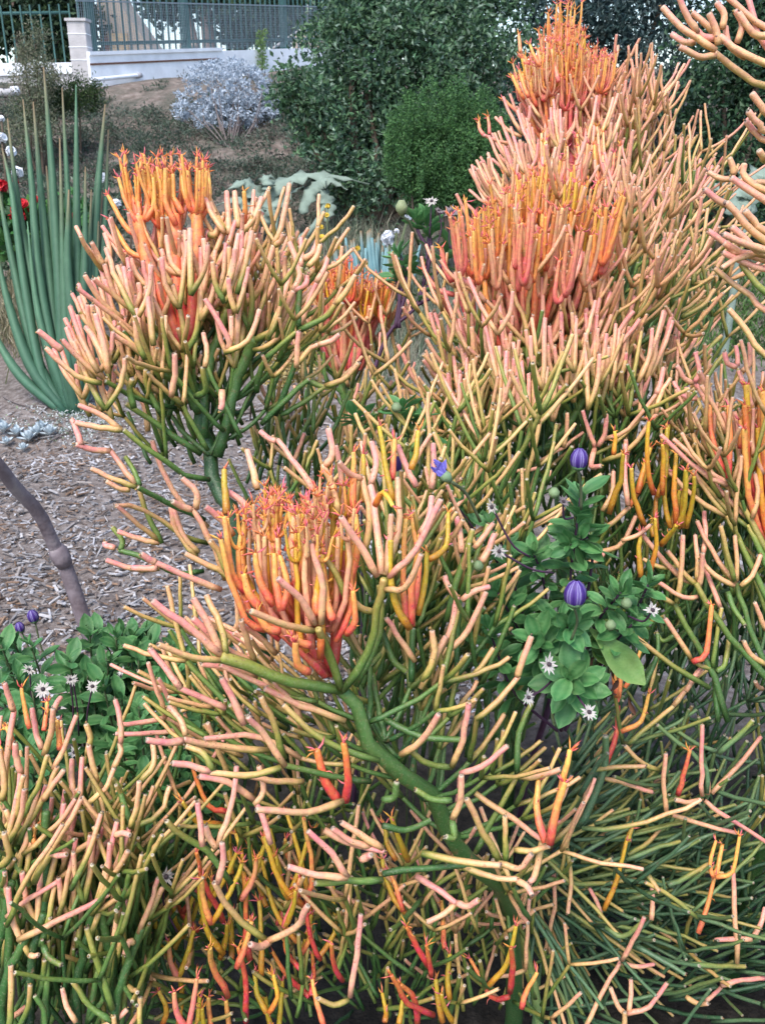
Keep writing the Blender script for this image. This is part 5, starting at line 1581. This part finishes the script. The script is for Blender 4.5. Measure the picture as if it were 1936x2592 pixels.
# ------------------------------------------------------------------ blue chalk-stick succulent and the big grey lobed leaf plant
cf = ground(930, 735); cs_ = (cf - CAM) @ FWD * .95
ce_ = empty('chalk_stick_plant', tuple(cf), 'powdery blue-green finger-leaved succulent behind the white iris', 'succulent')
for i in range(46):
    u0 = 940 + R.gauss(0, 30); u1 = 930 + (u0 - 935) * 1.7 + R.gauss(0, 12); v1 = 575 + abs(u1 - 935) * .25 + R.uniform(0, 60); d = R.uniform(-.15, .15)
    P = [at(u0, v1 + 130, cs_ + d), at(u1 * .7 + u0 * .3, v1 + 60, cs_ + d), at(u1, v1, cs_ + d)]
    taper_leaf(P, .017, .45, 7, 6, (.10, .20, .21), (.17, .29, .29)).build('finger_leaf', M_KL, ce_)
V, F, _, _ = tube([cf - [0, 0, .03], cf + [0, 0, .1], at(935, 690, cs_)], [.04, .03, .02], 7); q = MB(); q.add(V, F, (.15, .14, .1)); q.build('stem', M_BARK, ce_)
M_FELT = mat('felted_leaf', base=(.24, .30, .24), rough=.85, spec=.15, noise=(14, .22), bump=(90, .3), transl=.1)
gf = ground(700, 640); gs_ = (gf - CAM) @ FWD
ge_ = empty('grey_leaf_plant', tuple(gf), 'grey-green plant with huge arching wavy-edged felted leaves behind the coral crown', 'plant')
def lobed_leaf(P, width, sag=.3, n=22, parent=None):
    Q = spline(P, n); T = np.gradient(Q, axis=0); V = []; F = []
    for i in range(n):
        t = i / (n - 1); side = unit(np.cross(T[i], [0, -.35, 1])); up = unit(np.cross(side, T[i])); wv = width * (math.sin(math.pi * min(1, t * 1.05 + .06)) ** .7 + .03) * (1 + .3 * math.sin(i * 2.2))
        for k, f in enumerate((-1, -.5, 0, .5, 1)):
            V.append(Q[i] + side * wv * f + up * (abs(f) * wv * sag * -1 + (.35 * wv * math.sin(i * 1.9 + f * 2)) * abs(f)) )
    V = np.array(V)
    for i in range(n - 1):
        for k in range(4): F.append((i * 5 + k, i * 5 + k + 1, (i + 1) * 5 + k + 1, (i + 1) * 5 + k))
    q = MB(); q.add(V, F); o = q.build('leaf', M_FELT, parent); sm = o.modifiers.new('thickness', 'SOLIDIFY'); sm.thickness = .008; return o
for s_, wd in (('700 545 680 490 740 445 830 440 935 465', .085), ('690 550 660 500 620 455 560 490', .09), ('760 540 790 470 830 450 880 480', .08), ('700 550 690 520 720 490 770 470', .07), ('690 560 640 520 600 500 545 520', .085), ('820 560 830 520 815 480 790 500', .06), ('690 560 690 480 680 450 665 440', .09)):
    a = [float(x) for x in s_.split()]; lobed_leaf([at(a[2 * j], a[2 * j + 1], gs_ - .1 + R.uniform(-.05, .05)) for j in range(len(a) // 2)], wd, .35, 22, ge_)
for s_ in ('700 650 695 590 700 548', '735 650 790 580 822 520'):
    a = [float(x) for x in s_.split()]; P = [at(a[2 * j], a[2 * j + 1], gs_ - .1) for j in range(3)]; P[0] = gf + [.0, 0, -.03]
    V, F, _, _ = tube(spline(P, 8), np.linspace(.035, .02, 8), 7); q = MB(); q.add(V, F); q.build('stem', M_FELT, ge_)
# second felted plant behind the right-hand forks
gf2 = at(1870, 600, 4.6); gf2[2] = hgt(gf2[0], gf2[1]); g2 = empty('grey_leaf_plant', tuple(gf2), 'grey-green wavy leaf plant half hidden behind the bare peach forks', 'plant')
for s_, wd in (('1890 540 1830 470 1790 470 1790 500', .07), ('1890 540 1900 460 1930 430 1990 420', .09), ('1890 550 1860 500 1890 470 1920 490', .07)):
    a = [float(x) for x in s_.split()]; lobed_leaf([at(a[2 * j], a[2 * j + 1], 4.6) for j in range(len(a) // 2)], wd, .35, 20, g2)
V, F, _, _ = tube(spline([gf2 - [0, 0, .03], at(1880, 580, 4.6), at(1890, 535, 4.6)], 6), .02, 7); q = MB(); q.add(V, F); q.build('stem', M_FELT, g2)
# ------------------------------------------------------------------ bare purple-grey trunk at the left
M_SMOOTH = mat('smooth_purple_bark', ramp=[(.3, (.13, .095, .10)), (.6, (.21, .17, .18)), (.8, (.28, .24, .23))], rough=.7, spec=.25, noise=(18, .15), bump=(90, .3))
bf = ground(238, 1625); bs = (bf - CAM) @ FWD
te = empty('bare_sapling', tuple(bf), 'bare purplish grey sapling trunk with a swollen node rising from the mulch', 'tree')
P = [bf + [.02, .02, -.05], at(225, 1600, bs - .02), at(190, 1500, bs - .05), at(155, 1405, bs - .1)]
V, F, _, _ = tube(spline(P, 10), np.linspace(.026, .024, 10), 12); q = MB(); q.add(V, F); q.build('trunk', M_SMOOTH, te)
P = [at(156, 1412, bs - .1), at(140, 1385, bs - .12), at(100, 1300, bs - .2), at(40, 1235, bs - .3), at(-10, 1170, bs - .4), at(-120, 1050, bs - .5)]
V, F, _, _ = tube(spline(P, 12), np.linspace(.022, .019, 12), 12); q = MB(); q.add(V, F); q.build('limb', M_SMOOTH, te)
V, F, _, _ = tube([at(166, 1432, bs - .09), at(158, 1416, bs - .1), at(148, 1396, bs - .11), at(141, 1384, bs - .12)], [.024, .030, .031, .022], 12); q = MB(); q.add(V, F); q.build('node', M_SMOOTH, te)
# ------------------------------------------------------------------ leaves and flowers of the daisies
def leaf_mesh(name, L, W, c0, c1, m, cup=.18, curl=.15):
    n = 7; V = []; C = []
    prof = [.10, .30, .62, .92, 1.0, .75, .08]
    for i in range(n):
        t = i / (n - 1); z = -curl * L * t * t + .06 * L * math.sin(t * 6)
        for f in (-1, -.5, 0, .5, 1):
            V.append((f * W * .5 * prof[i], L * t, z + abs(f) ** 1.5 * W * cup * prof[i] * 1.2)); C.append(np.array(c0) * (1 - abs(f) * .0) if abs(f) < .9 else np.array(c1))
        if True: C[-3] = np.array(c0) * .5 + np.array(c1) * .5
    F = [(i * 5 + k, i * 5 + k + 1, (i + 1) * 5 + k + 1, (i + 1) * 5 + k) for i in range(n - 1) for k in range(4)]
    return mesh(name, V, F, m, np.array(C))
M_DLEAF = mat('daisy_leaf', tint=True, rough=.5, spec=.35, noise=(70, .15), bump=(300, .15), objvar=.2, transl=.18, hue=.012)
DL = [leaf_mesh('daisy_leaf', .036, .0155 * f, (.065, .20, .06), (.15, .31, .11), M_DLEAF, cu, cl) for f, cu, cl in ((1, .2, .1), (1.1, .1, .25), (.9, .3, .05), (1.2, .15, .3))]
M_DSTEM = mat('daisy_stem', base=(.10, .12, .06), rough=.7, spec=.2, bump=None); M_PSTEM = mat('purple_stem', base=(.07, .03, .06), rough=.6, spec=.3, bump=None)
def orient(p, d, nrm, s):
    d = Vector(unit(d)); nrm = Vector(nrm); x = d.cross(nrm); x = x.normalized() if x.length > 1e-4 else Vector((1, 0, 0)); z = x.cross(d)
    return Matrix.Translation(Vector(p)) @ Matrix((x, d, z)).transposed().to_4x4() @ Matrix.Scale(s, 4)
LEAVES = {}
def place_leaves():
    for pn, ls in LEAVES.items():
        parent = bpy.data.objects[pn]; ls.sort(key=lambda t: -t[1].to_scale()[0] / (Vector(CAM) - t[1].translation).length)
        rest = MB()
        for i, (me, M) in enumerate(ls):
            if i < 300: o = obj('leaf', me, parent); o.matrix_basis = M
            else:
                V = np.array([(M @ v.co)[:] for v in me.vertices]); c = np.zeros(len(V) * 4, np.float32); me.color_attributes['tint'].data.foreach_get('color', c)
                rest.add(V, [tuple(p.vertices) for p in me.polygons], c.reshape(-1, 4)[:, :3] * R.uniform(.8, 1.2))
        if rest.n: rest.build('leaf_mass', M_DLEAF, parent)['kind'] = 'stuff'
def shoot(parent, P, nl, size, stem_m, spread=.7, tipcl=.5, r=.0022):
    Q = spline(P, 16); V, F, _, _ = tube(Q, np.linspace(r, r * .7, 16), 6); q = MB(); q.add(V, F); q.build('stem', stem_m, parent); a = R.uniform(0, 6)
    for i in range(nl):
        t = 1 - tipcl * (i / nl) ** 1.2; k = t * 15; j = min(14, int(k)); p = Q[j] + (Q[j + 1] - Q[j]) * (k - j); T = unit(Q[j + 1] - Q[j]); a += 2.4
        ax = unit(np.cross(T, [.3, .8, .2])); ay = np.cross(T, ax); o = ax * math.cos(a) + ay * math.sin(a); th = (.25 + 1.0 * min(1, i / (nl * .5))) * spread + R.uniform(-.15, .25)
        d = T * math.cos(th) + o * math.sin(th) + np.array([0, 0, .05]); LEAVES.setdefault(parent.name, []).append((R.choice(DL), orient(p, d, T + rng.normal(size=3) * .25, size * R.uniform(.7, 1.15) * (.6 if i < 2 else 1))))
    return Q[-1], unit(Q[-1] - Q[-2])
M_PET = mat('purple_petal', tint=True, rough=.5, spec=.3, noise=(120, .12), bump=None)
M_DRY = mat('dry_bract', tint=True, rough=.8, spec=.2, noise=(150, .2), bump=None)
def petal_blade(P, wds, c, mb_):
    Q = np.asarray(P); n = len(Q); T = np.gradient(Q, axis=0); V = []; C = []
    for i in range(n):
        s_ = unit(np.cross(T[i], wds[1])) * wds[0][i]; V += [Q[i] - s_, Q[i] + unit(wds[1]) * wds[0][i] * .25, Q[i] + s_]; C += [c[1], c[0], c[1]]
    mb_.add(V, [(i * 3 + k, i * 3 + k + 1, i * 3 + k + 4, i * 3 + k + 3) for i in range(n - 1) for k in (0, 1)], np.array(C))
def bud(parent, p, d, h_, stemP=None):
    """closed purple daisy: green cup and wrapped striped petals"""
    d = unit(d); ax = unit(np.cross(d, [.2, .9, .1])); ay = np.cross(d, ax); w_ = h_ * .37
    if stemP is not None:
        V, F, _, _ = tube(spline([stemP, (stemP + p) / 2 + rng.normal(size=3) * .003, p], 8), .0017, 6); q = MB(); q.add(V, F, (.14, .18, .09)); q.build('flower_stalk', M_DSTEM, parent)
    prof = [(0, .25), (.08, .62), (.25, .92), (.45, 1.0), (.65, .95), (.85, .68), (1.0, .2)]
    V, F, _, _ = tube([p - d * h_ * .06] + [p + d * h_ * t for t in (.05, .14, .24)], [w_ * .3, w_ * .72, w_ * .9, w_ * .8], 9); q = MB(); q.add(V, F, (.12, .22, .10)); fl = q.build('flower_bud', M_DLEAF, parent)
    for i in range(13):
        a = i * 6.283 / 13; o = ax * math.cos(a) + ay * math.sin(a); q = MB(); lift = 1 + (.04 if i % 2 else -.02)
        petal_blade([p + d * h_ * t + o * w_ * r_ * lift for t, r_ in prof], ([w_ * .30 * max(.25, r_) for t, r_ in prof], o), ((.035, .012, .13), (.10, .05, .24)) if i % 2 else ((.07, .03, .20), (.42, .38, .60)), q); q.build('petal', M_PET, fl)
def seed_head(parent, p, d, r_, stemP=None, pale=True):
    d = unit(d); ax = unit(np.cross(d, [.2, .9, .1])); ay = np.cross(d, ax)
    if stemP is not None:
        V, F, _, _ = tube(spline([stemP, (stemP + p) / 2 + rng.normal(size=3) * .005, p], 8), .0014, 5); q = MB(); q.add(V, F, (.08, .05, .05)); q.build('flower_stalk', M_PSTEM, parent)
    q = MB(); n = R.choice([12, 14, 15])
    for i in range(n):
        a = i * 6.283 / n + R.uniform(-.12, .12); o = ax * math.cos(a) + ay * math.sin(a); l = r_ * R.uniform(.6, 1.15); lift = R.uniform(-.1, .5)
        c = ((.36, .31, .27), (.56, .52, .47)) if pale else ((.16, .12, .12), (.24, .2, .2)); petal_blade([p + o * r_ * .15, p + o * l * .55 + d * l * lift * .5, p + o * l + d * l * lift], ([r_ * .09, r_ * .13, r_ * .015], d), c, q)
    sh = q.build('seed_head', M_DRY, parent, False)
    q = MB(); bm = bmesh.new(); bmesh.ops.create_icosphere(bm, subdivisions=1, radius=1); V = np.array([v.co[:] for v in bm.verts]); F = [tuple(v.index for v in f.verts) for f in bm.faces]; bm.free()
    q.add(V * r_ * .26 + p + d * r_ * .08, F, (.06, .045, .05)); q.build('disc', M_DRY, sh)
def pt(u, v, s): return at(u, v, s)
# clump amid the shrubs, right of centre
s1 = 1.17
d1 = empty('daisy_plant', (float(at(1400, 1700, 1.3)[0]), float(at(1400, 1700, 1.3)[1]), 0), 'leafy daisy plant with closed purple buds growing up through the fire sticks', 'daisy')
root = at(1420, 1850, 1.30); V, F, _, _ = tube(spline([[root[0], root[1] + .40, -.03], root * [1, 1, .6] + [0, .25, 0], root + [0, .08, 0]], 8), .005, 7); q = MB(); q.add(V, F); q.build('main_stem', M_PSTEM, d1)
for s_, nl, sz, ds in (('1420 1850 1440 1500 1468 1260', 26, 1.0, .0), ('1420 1850 1380 1500 1350 1400', 14, .95, .02), ('1400 1800 1300 1450 1240 1330', 12, .9, .04), ('1420 1850 1400 1600 1440 1590', 22, 1.05, -.03), ('1430 1850 1500 1600 1570 1500', 20, .95, -.01), ('1430 1850 1580 1600 1640 1480', 18, .9, .0), ('1420 1850 1340 1650 1260 1500', 22, 1.0, .02), ('1420 1850 1380 1700 1360 1620', 18, 1.1, -.02),
                     ('1420 1850 1450 1750 1440 1720', 20, 1.15, -.04), ('1410 1850 1300 1750 1240 1600', 16, 1.0, .0), ('1420 1850 1500 1400 1440 1380', 20, .95, .0), ('1430 1850 1540 1650 1600 1580', 12, 1.0, .0), ('1420 1850 1330 1600 1290 1420', 14, 1.0, .03), ('1420 1850 1300 1500 1150 1270', 10, .9, .06)):
    a = [float(x) for x in s_.split()]; n = len(a) // 2; shoot(d1, [at(a[2 * j], a[2 * j + 1], s1 + ds + .1 * (1 - j / (n - 1))) for j in range(n)], int(nl * 1.5), sz * 1.12, M_PSTEM, .9, .62)
bl_ = obj('large_leaf', leaf_mesh('large_leaf', .085, .034, (.16, .30, .07), (.22, .36, .10), M_DLEAF, .1, .1), d1); bl_.matrix_basis = orient(at(1490, 1590, 1.2), at(1650, 1745, 1.17) - at(1490, 1590, 1.2), (-.1, -.8, .6), 1.15)
bl_ = obj('large_leaf', bl_.data, d1); bl_.matrix_basis = orient(at(1480, 1580, 1.22), at(1540, 1680, 1.2) - at(1480, 1580, 1.22), (.3, -.8, .5), .7)
bud(d1, at(1463, 1188, 1.10), [0, 0, 1], .0265, at(1470, 1290, 1.14)); bud(d1, at(1453, 1535, 1.08), [.0, .05, 1], .033, at(1445, 1620, 1.12))
for u, v, r_, su, sv_ in ((1245, 1283, .0105, 1340, 1410), (1262, 1395, .0105, 1400, 1450), (1650, 1545, .0115, 1590, 1560), (1388, 1682, .013, 1420, 1700), (1336, 1765, .0105, 1400, 1720), (1490, 1803, .012, 1450, 1740)):
    seed_head(d1, at(u, v, 1.09), [R.uniform(-.8, .8), -.8, R.uniform(.1, 1.2)], r_, at(su, sv_, 1.14))
seed_head(d1, at(1425, 1270, 1.11), [.3, -.6, .7], .009, at(1450, 1310, 1.14), False)
for u, v in ((1545, 1580), (1585, 1525), (1210, 1430), (1402, 1245)): 
    p = at(u, v, 1.1); V, F, _, _ = tube([p - [0, 0, .008], p - [0, 0, .004], p, p + [0, 0, .005]], [.002, .0062, .0068, .003], 9); q = MB(); q.add(V, F, (.22, .30, .14)); q.build('green_bud', M_DLEAF, d1)
# wilted purple flower on its arched stalk
wp = at(1140, 1218, 1.10); V, F, _, _ = tube(spline([at(1215, 1320, 1.16), at(1180, 1250, 1.13), wp], 8), .0022, 6); q = MB(); q.add(V, F); q.build('flower_stalk', M_DSTEM, d1)
V, F, _, _ = tube([wp, at(1130, 1208, 1.1), at(1122, 1200, 1.1)], [.003, .0075, .006], 8); q = MB(); q.add(V, F, (.20, .30, .16)); wf = q.build('wilted_flower', M_DLEAF, d1)
for i in range(9):
    q = MB(); o = rng.normal(size=3) * .0022; e_ = at(1100 + R.uniform(-10, 22), 1168 + R.uniform(-6, 22), 1.1 + R.uniform(-.006, .006)); b_ = at(1122, 1200, 1.1)
    petal_blade([b_ + o, (b_ + e_) / 2 + o * 1.6, e_], ([.0025, .003, .0012], [0, -1, .3]), ((.07, .05, .30), (.16, .14, .48)), q); q.build('petal', M_PET, wf)
dp = at(1008, 1192, 1.16); q = MB()
for i in range(7): o = unit(rng.normal(size=3)) * .004; petal_blade([dp, dp + o + [0, 0, .008], dp + o * 1.2 + [0, 0, .017]], ([.003, .0035, .001], [0, -1, .2]), ((.03, .015, .08), (.05, .025, .12)), q)
q.build('dark_wilted_flower', M_PET, d1); V, F, _, _ = tube(spline([at(1010, 1400, 1.2), at(1005, 1300, 1.18), dp], 6), .0018, 6); q = MB(); q.add(V, F); q.build('flower_stalk', M_DSTEM, d1)
# crumpled brown dead leaves
for i in range(12):
    o = obj('dead_leaf', R.choice(DL).copy(), d1); o.data.materials.clear(); o.data.materials.append(M_BROWN); o.matrix_basis = orient(at(1530 + R.gauss(0, 26), 1720 + R.gauss(0, 40), 1.24), rng.normal(size=3), rng.normal(size=3), .8)
# clump at the left, low
d2 = empty('daisy_plant', tuple(at(260, 1850, 1.75) * [1, 1, 0]), 'spreading low daisy clump with fresh green leaves along the mulch edge', 'daisy')
for i in range(85):
    u = R.uniform(-20, 600); top = 1585 + abs(u - 330) * .12 + R.uniform(0, 330) * (1 if u < 480 else .6); sd_ = 1.62 - (top - 1600) / 1500 + R.uniform(-.06, .06)
    if u > 560 and top > 1800: continue
    b_ = at(u * .8 + 60, top + 220, sd_ + .12); b_[2] = max(.02, b_[2]); shoot(d2, [b_, (b_ + at(u, top, sd_)) / 2 + rng.normal(size=3) * .01, at(u, top, sd_)], R.choice([14, 17, 20]) if i < 60 else 10, 1.3, M_DSTEM, .95, .75)
for i in range(16):
    u = R.uniform(330, 560); top = R.uniform(1720, 2180); sd_ = 1.36; b_ = at(u + 20, top + 200, sd_ + .1); shoot(d2, [b_, at(u, top, sd_)], 12, 1.0, M_DSTEM, .9, .75)
for u, v, r_, sd_ in ((110, 1745, .015, 1.42), (235, 1738, .013, 1.42), (185, 1722, .010, 1.45), (310, 1700, .009, 1.5), (75, 1695, .010, 1.5), (420, 2218, .014, 1.2), (190, 1905, .012, 1.3), (295, 2090, .011, 1.22), (178, 1720, .01, 1.42)):
    seed_head(d2, at(u, v, sd_), [R.uniform(-.9, .9), -.7, R.uniform(.1, 1.2)], r_, at(u + R.uniform(-20, 60), v + 140, sd_ + .06), True)
for u, v, h_ in ((90, 1575, .022), (56, 1600, .018)):
    p = at(u, v, 1.75); bud(d2, p, [-.2, 0, 1], h_ * 1.2, at(u + 40, v + 120, 1.78))
# tall daisy behind with purple stems
d3 = empty('daisy_plant', tuple(at(960, 1100, 2.0) * [1, 1, 0]), 'lanky daisy with dark purple stems and pale leaves standing before the chalk-stick plant', 'daisy')
r3 = at(915, 1040, 1.95)
V, F, _, _ = tube(spline([[r3[0] - .03, r3[1], -.03], r3 * [1, 1, .5], r3], 8), .006, 7); q = MB(); q.add(V, F); q.build('main_stem', M_PSTEM, d3)
for s_, nl, sz in (('915 1040 980 850 1060 760 1090 560', 20, 1.3), ('1060 760 1100 700 1150 610', 16, 1.3), ('1000 830 1030 720 1010 640', 18, 1.3), ('1040 780 1100 750 1130 740', 3, .8), ('1060 760 1090 640 1080 560', 12, 1.2), ('1000 830 1020 720 1040 690', 10, 1.2), ('1090 640 1060 590 1055 560', 12, 1.2), ('1010 830 1010 740 1000 700', 12, 1.2)):
    a = [float(x) for x in s_.split()]; shoot(d3, [at(a[2 * j], a[2 * j + 1], 1.95) for j in range(len(a) // 2)], nl, sz * .95, M_PSTEM, .8, .4, .0045)
for u, v, r_, pl_ in ((1092, 510, .016, True), (1143, 538, .022, False), (1110, 533, .012, False), (1120, 872, .014, False), (1130, 1062, .016, False), (1095, 1008, .016, False)): seed_head(d3, at(u, v, 1.9 if v < 600 else 1.6), [R.uniform(-.3, .3), -.5, .7], r_, at(u - 5, v + 90, 1.92 if v < 600 else 1.65), pl_)
p = at(1016, 522, 1.9); V, F, _, _ = tube([p - [0, 0, .018], p - [0, 0, .008], p, p + [0, 0, .012]], [.004, .012, .013, .006], 9); q = MB(); q.add(V, F, (.26, .30, .15)); q.build('green_bud', M_DLEAF, d3)
V, F, _, _ = tube([at(1060, 620, 1.95), at(1035, 560, 1.92), p - [0, 0, .018]], .003, 6); q = MB(); q.add(V, F); q.build('flower_stalk', M_DSTEM, d3)
# small shoots of daisy between A and C
d4 = empty('daisy_plant', tuple(at(1000, 1200, 1.5) * [1, 1, 0]), 'small daisy shoots with one round green bud between the two tall shrubs', 'daisy')
for s_, nl in (('1010 1250 1015 1120 1018 1040', 18), ('920 1250 910 1130 905 1060', 16), ('1060 1250 1075 1130 1070 1050', 6), ('1100 1300 1060 1150 1080 1110', 12), ('1040 1280 1030 1160 1035 1090', 12), ('1100 1450 1100 1280 1050 1230', 10)):
    a = [float(x) for x in s_.split()]; P = [at(a[2 * j], a[2 * j + 1], 1.42) for j in range(len(a) // 2)]; P = [[P[0][0], P[0][1] + .05, -.02]] + P; shoot(d4, P, nl, 1.05, M_DSTEM, .9, .12)
p = at(1003, 1030, 1.36); V, F, _, _ = tube([p - [0, 0, .008], p - [0, 0, .004], p, p + [0, 0, .006]], [.003, .0075, .008, .004], 9); q = MB(); q.add(V, F, (.22, .30, .15)); q.build('green_bud', M_DLEAF, d4)
place_leaves()
# ------------------------------------------------------------------ white roses, red geranium, iris, silver rosettes, yellow blossoms
M_WPET = mat('white_petal', base=(.80, .81, .83), rough=.6, spec=.2, noise=(80, .05), bump=None, transl=.15)
M_RPET = mat('red_petal', base=(.50, .012, .02), rough=.5, spec=.3, noise=(80, .2), bump=None)
M_YPET = mat('yellow_petal', base=(.62, .42, .05), rough=.6, spec=.2, noise=(80, .2), bump=None)
def ruffled(mb_, p, r_, n, c=(.5, .5, .5), up=.5):
    for i in range(n):
        o = unit(rng.normal(size=3) + [0, -.4, up]); a = unit(np.cross(o, rng.normal(size=3))); b_ = np.cross(o, a); k = r_ * R.uniform(.4, .62); c0 = p + o * r_ * R.uniform(.35, .6)
        mb_.add([c0 - o * k * .25, c0 + a * k, c0 + b_ * k + o * k * .2, c0 - a * k, c0 - b_ * k + o * k * .2, c0 + (a + b_) * k * .72, c0 + (b_ - a) * k * .72, c0 - (a + b_) * k * .72, c0 + (a - b_) * k * .72], [(0, 1, 5), (0, 5, 2), (0, 2, 6), (0, 6, 3), (0, 3, 7), (0, 7, 4), (0, 4, 8), (0, 8, 1)], c)
rs = empty('rose_bush', tuple(ground(90, 760)), 'rose bush with scattered white blooms behind the blue-green spears', 'rose bush')
for i, (u, v, r_) in enumerate(((5, 350, .05), (30, 383, .055), (44, 437, .055), (260, 450, .05), (297, 517, .045), (4, 300, .03), (336, 560, .035))):
    p = at(u, v, 6.6); q = MB(); ruffled(q, p, r_, 16); fl = q.build('rose_bloom', M_WPET, rs); V, F, _, _ = tube(spline([at(u * .6 + 80, v + 330, 6.7), at(u * .9 + 20, v + 150, 6.65), p], 7), .008, 6); q = MB(); q.add(V, F); q.build('stem', M_BARK, rs)
    for k in range(3): pass
mb = MB()
for i in range(110): leaf_cloud(mb, at(R.uniform(-10, 330), R.uniform(480, 700), 6.7 + R.uniform(-.15, .2)), (.09, .09, .09), 14, .06, [(.06, .10, .06), (.09, .13, .08), (.16, .19, .13)], .1)
mb.build('foliage', M_LEAFY, rs, False)
gm = empty('geranium', tuple(ground(60, 700)), 'red-flowered geranium with round green leaves behind the spears', 'geranium'); mb = MB()
for i in range(60): leaf_cloud(mb, at(R.uniform(-20, 200), R.uniform(520, 650), 6.1 + R.uniform(-.1, .2)), (.10, .10, .08), 24, .075, [(.05, .16, .04), (.08, .20, .05), (.04, .10, .04)], .1, 0, .9)
mb.build('foliage', M_LEAFY, gm, False)
for u, v, r_ in ((5, 470, .055), (40, 462, .03), (92, 505, .03), (45, 535, .06), (60, 520, .055), (185, 548, .03), (52, 550, .05), (87, 500, .03), (30, 545, .03)):
    q = MB(); ruffled(q, at(u, v, 6.0), r_, 18); q.build('flower_cluster', M_RPET, gm)
    V, F, _, _ = tube([at(u + 6, v + 90, 6.1), at(u, v, 6.0)], .006, 5); q = MB(); q.add(V, F); q.build('flower_stalk', M_DSTEM, gm)
ir = empty('white_iris', tuple(ground(985, 760)), 'white iris bloom in front of the blue chalk-stick plant', 'iris')
for u, v, r_ in ((985, 602, .036), (1033, 548, .018), (1003, 585, .012)):
    q = MB(); ruffled(q, at(u, v, 3.2), r_, 11, up=.1); q.build('bloom', M_WPET, ir); V, F, _, _ = tube(spline([at(1000, 850, 3.2), at(990, 720, 3.2), at(u, v, 3.2)], 6), .005, 6); q = MB(); q.add(V, F); q.build('stem', M_DSTEM, ir)
for i, (u, v) in enumerate(((812, 575), (800, 585), (830, 530), (825, 545), (838, 640), (905, 620), (860, 625), (925, 668))):
    pass
yw = empty('yellow_wildflower', tuple(ground(815, 760)), 'thin wild plant with tiny yellow blossoms left of the chalk-stick plant', 'wildflower')
for u, v in ((812, 575), (800, 588), (830, 522), (828, 545), (838, 640), (905, 628), (860, 625), (925, 668), (815, 600), (1040, 690), (1065, 735)):
    q = MB(); ruffled(q, at(u, v, 3.4), .014, 9); q.build('blossom', M_YPET, yw); V, F, _, _ = tube(spline([at(u * .4 + 510, 800, 3.45), at(u, v + 80, 3.4), at(u, v, 3.4)], 6), .0022, 5); q = MB(); q.add(V, F); q.build('stem', M_DSTEM, yw)
# golden dry seed plant behind the coral crown
M_GOLD = mat('dry_gold_seed', tint=True, rough=.9, spec=.1, noise=(40, .2), bump=None)
gd = empty('golden_seed_plant', tuple(ground(735, 1010)), 'straw-gold dry seeding plant between the coral-crowned and red-crowned shrubs', 'plant'); mb = MB()
for i in range(420):
    t = R.random(); p = at(735 + R.gauss(0, 34) - t * 5, 640 + 330 * t, 2.5 + R.uniform(-.12, .12)); leaf_cloud(mb, p, (.022, .022, .025), 16, .011, [(.55, .43, .20), (.48, .36, .14), (.62, .52, .28), (.40, .30, .10)], .1, 0, .8)
mb.build('seed_head', M_GOLD, gd, False); gq = ground(735, 1010); limbs('stem', gq - [0, 0, .03], [at(735 + R.gauss(0, 30), 660 + 60 * i, 2.5) for i in range(5)], .006, gd)
# silvery dudleya-like rosettes on the ground at the left
M_SILV = mat('chalky_leaf', base=(.50, .56, .58), rough=.8, spec=.15, noise=(50, .12), bump=None)
RL = leaf_mesh('rosette_leaf', .055, .026, (.5, .56, .58), (.56, .62, .64), M_SILV, .3, -.2)
SR = ['at the tip of the dry stem', 'beside the fallen twig', 'against the sapling limb', 'among pebbles by the spears', 'at the mulch border']
for i, (u, v, k) in enumerate(((12, 1100, 1.3), (45, 1108, 1.1), (75, 1122, 1.2), (95, 1108, 1.2), (128, 1108, 1.2), (108, 1092, .9), (62, 1145, .8), (20, 1130, .9))):
    p = ground(u, v); e = empty('silver_rosette', tuple(p), 'small chalky white succulent rosette on the bare soil below the green spears', 'succulent', 'chalky white rosettes on the soil')
    for j in range(13):
        a = j * 2.4; th = .25 + j * .085; d = np.array([math.cos(a) * math.sin(th), math.sin(a) * math.sin(th), math.cos(th)]); l = obj('leaf', RL, e); l.matrix_basis = orient(p + [0, 0, .01], d, UPZ - d * .3, k * R.uniform(.8, 1.1))
mb = MB()
for i in range(260): leaf_cloud(mb, ground(R.gauss(200, 70), R.gauss(1065, 28)) + [0, 0, .012], (.02, .02, .012), 6, .012, [(.6, .62, .6), (.5, .54, .5), (.2, .25, .15)], .1, 0, .8)
o = mb.build('pale_alyssum', M_LEAFY, None, False); tag(o, 'scatter of tiny white ground flowers on bare soil below the spears', 'flowers', kind='stuff')
for i, (s_, rr) in enumerate((('120 1125 170 1100 240 1060', .006), ('180 1110 220 1090 250 1072', .004), ('10 1010 60 1030 150 1032', .005))):
    a = [float(x) for x in s_.split()]; P = [ground(a[2 * j], a[2 * j + 1]) + [0, 0, .012] for j in range(3)]; V, F, _, _ = tube(spline(P, 8), np.linspace(rr, rr * .5, 8), 6); q = MB(); q.add(V, F); o = q.build('fallen_twig', M_TWIG); tag(o, ['long curved dry twig lying among the chalky rosettes', 'short dry twig lying beside a longer curved one', 'thin straight twig lying before the spear clump'][i], 'twig')
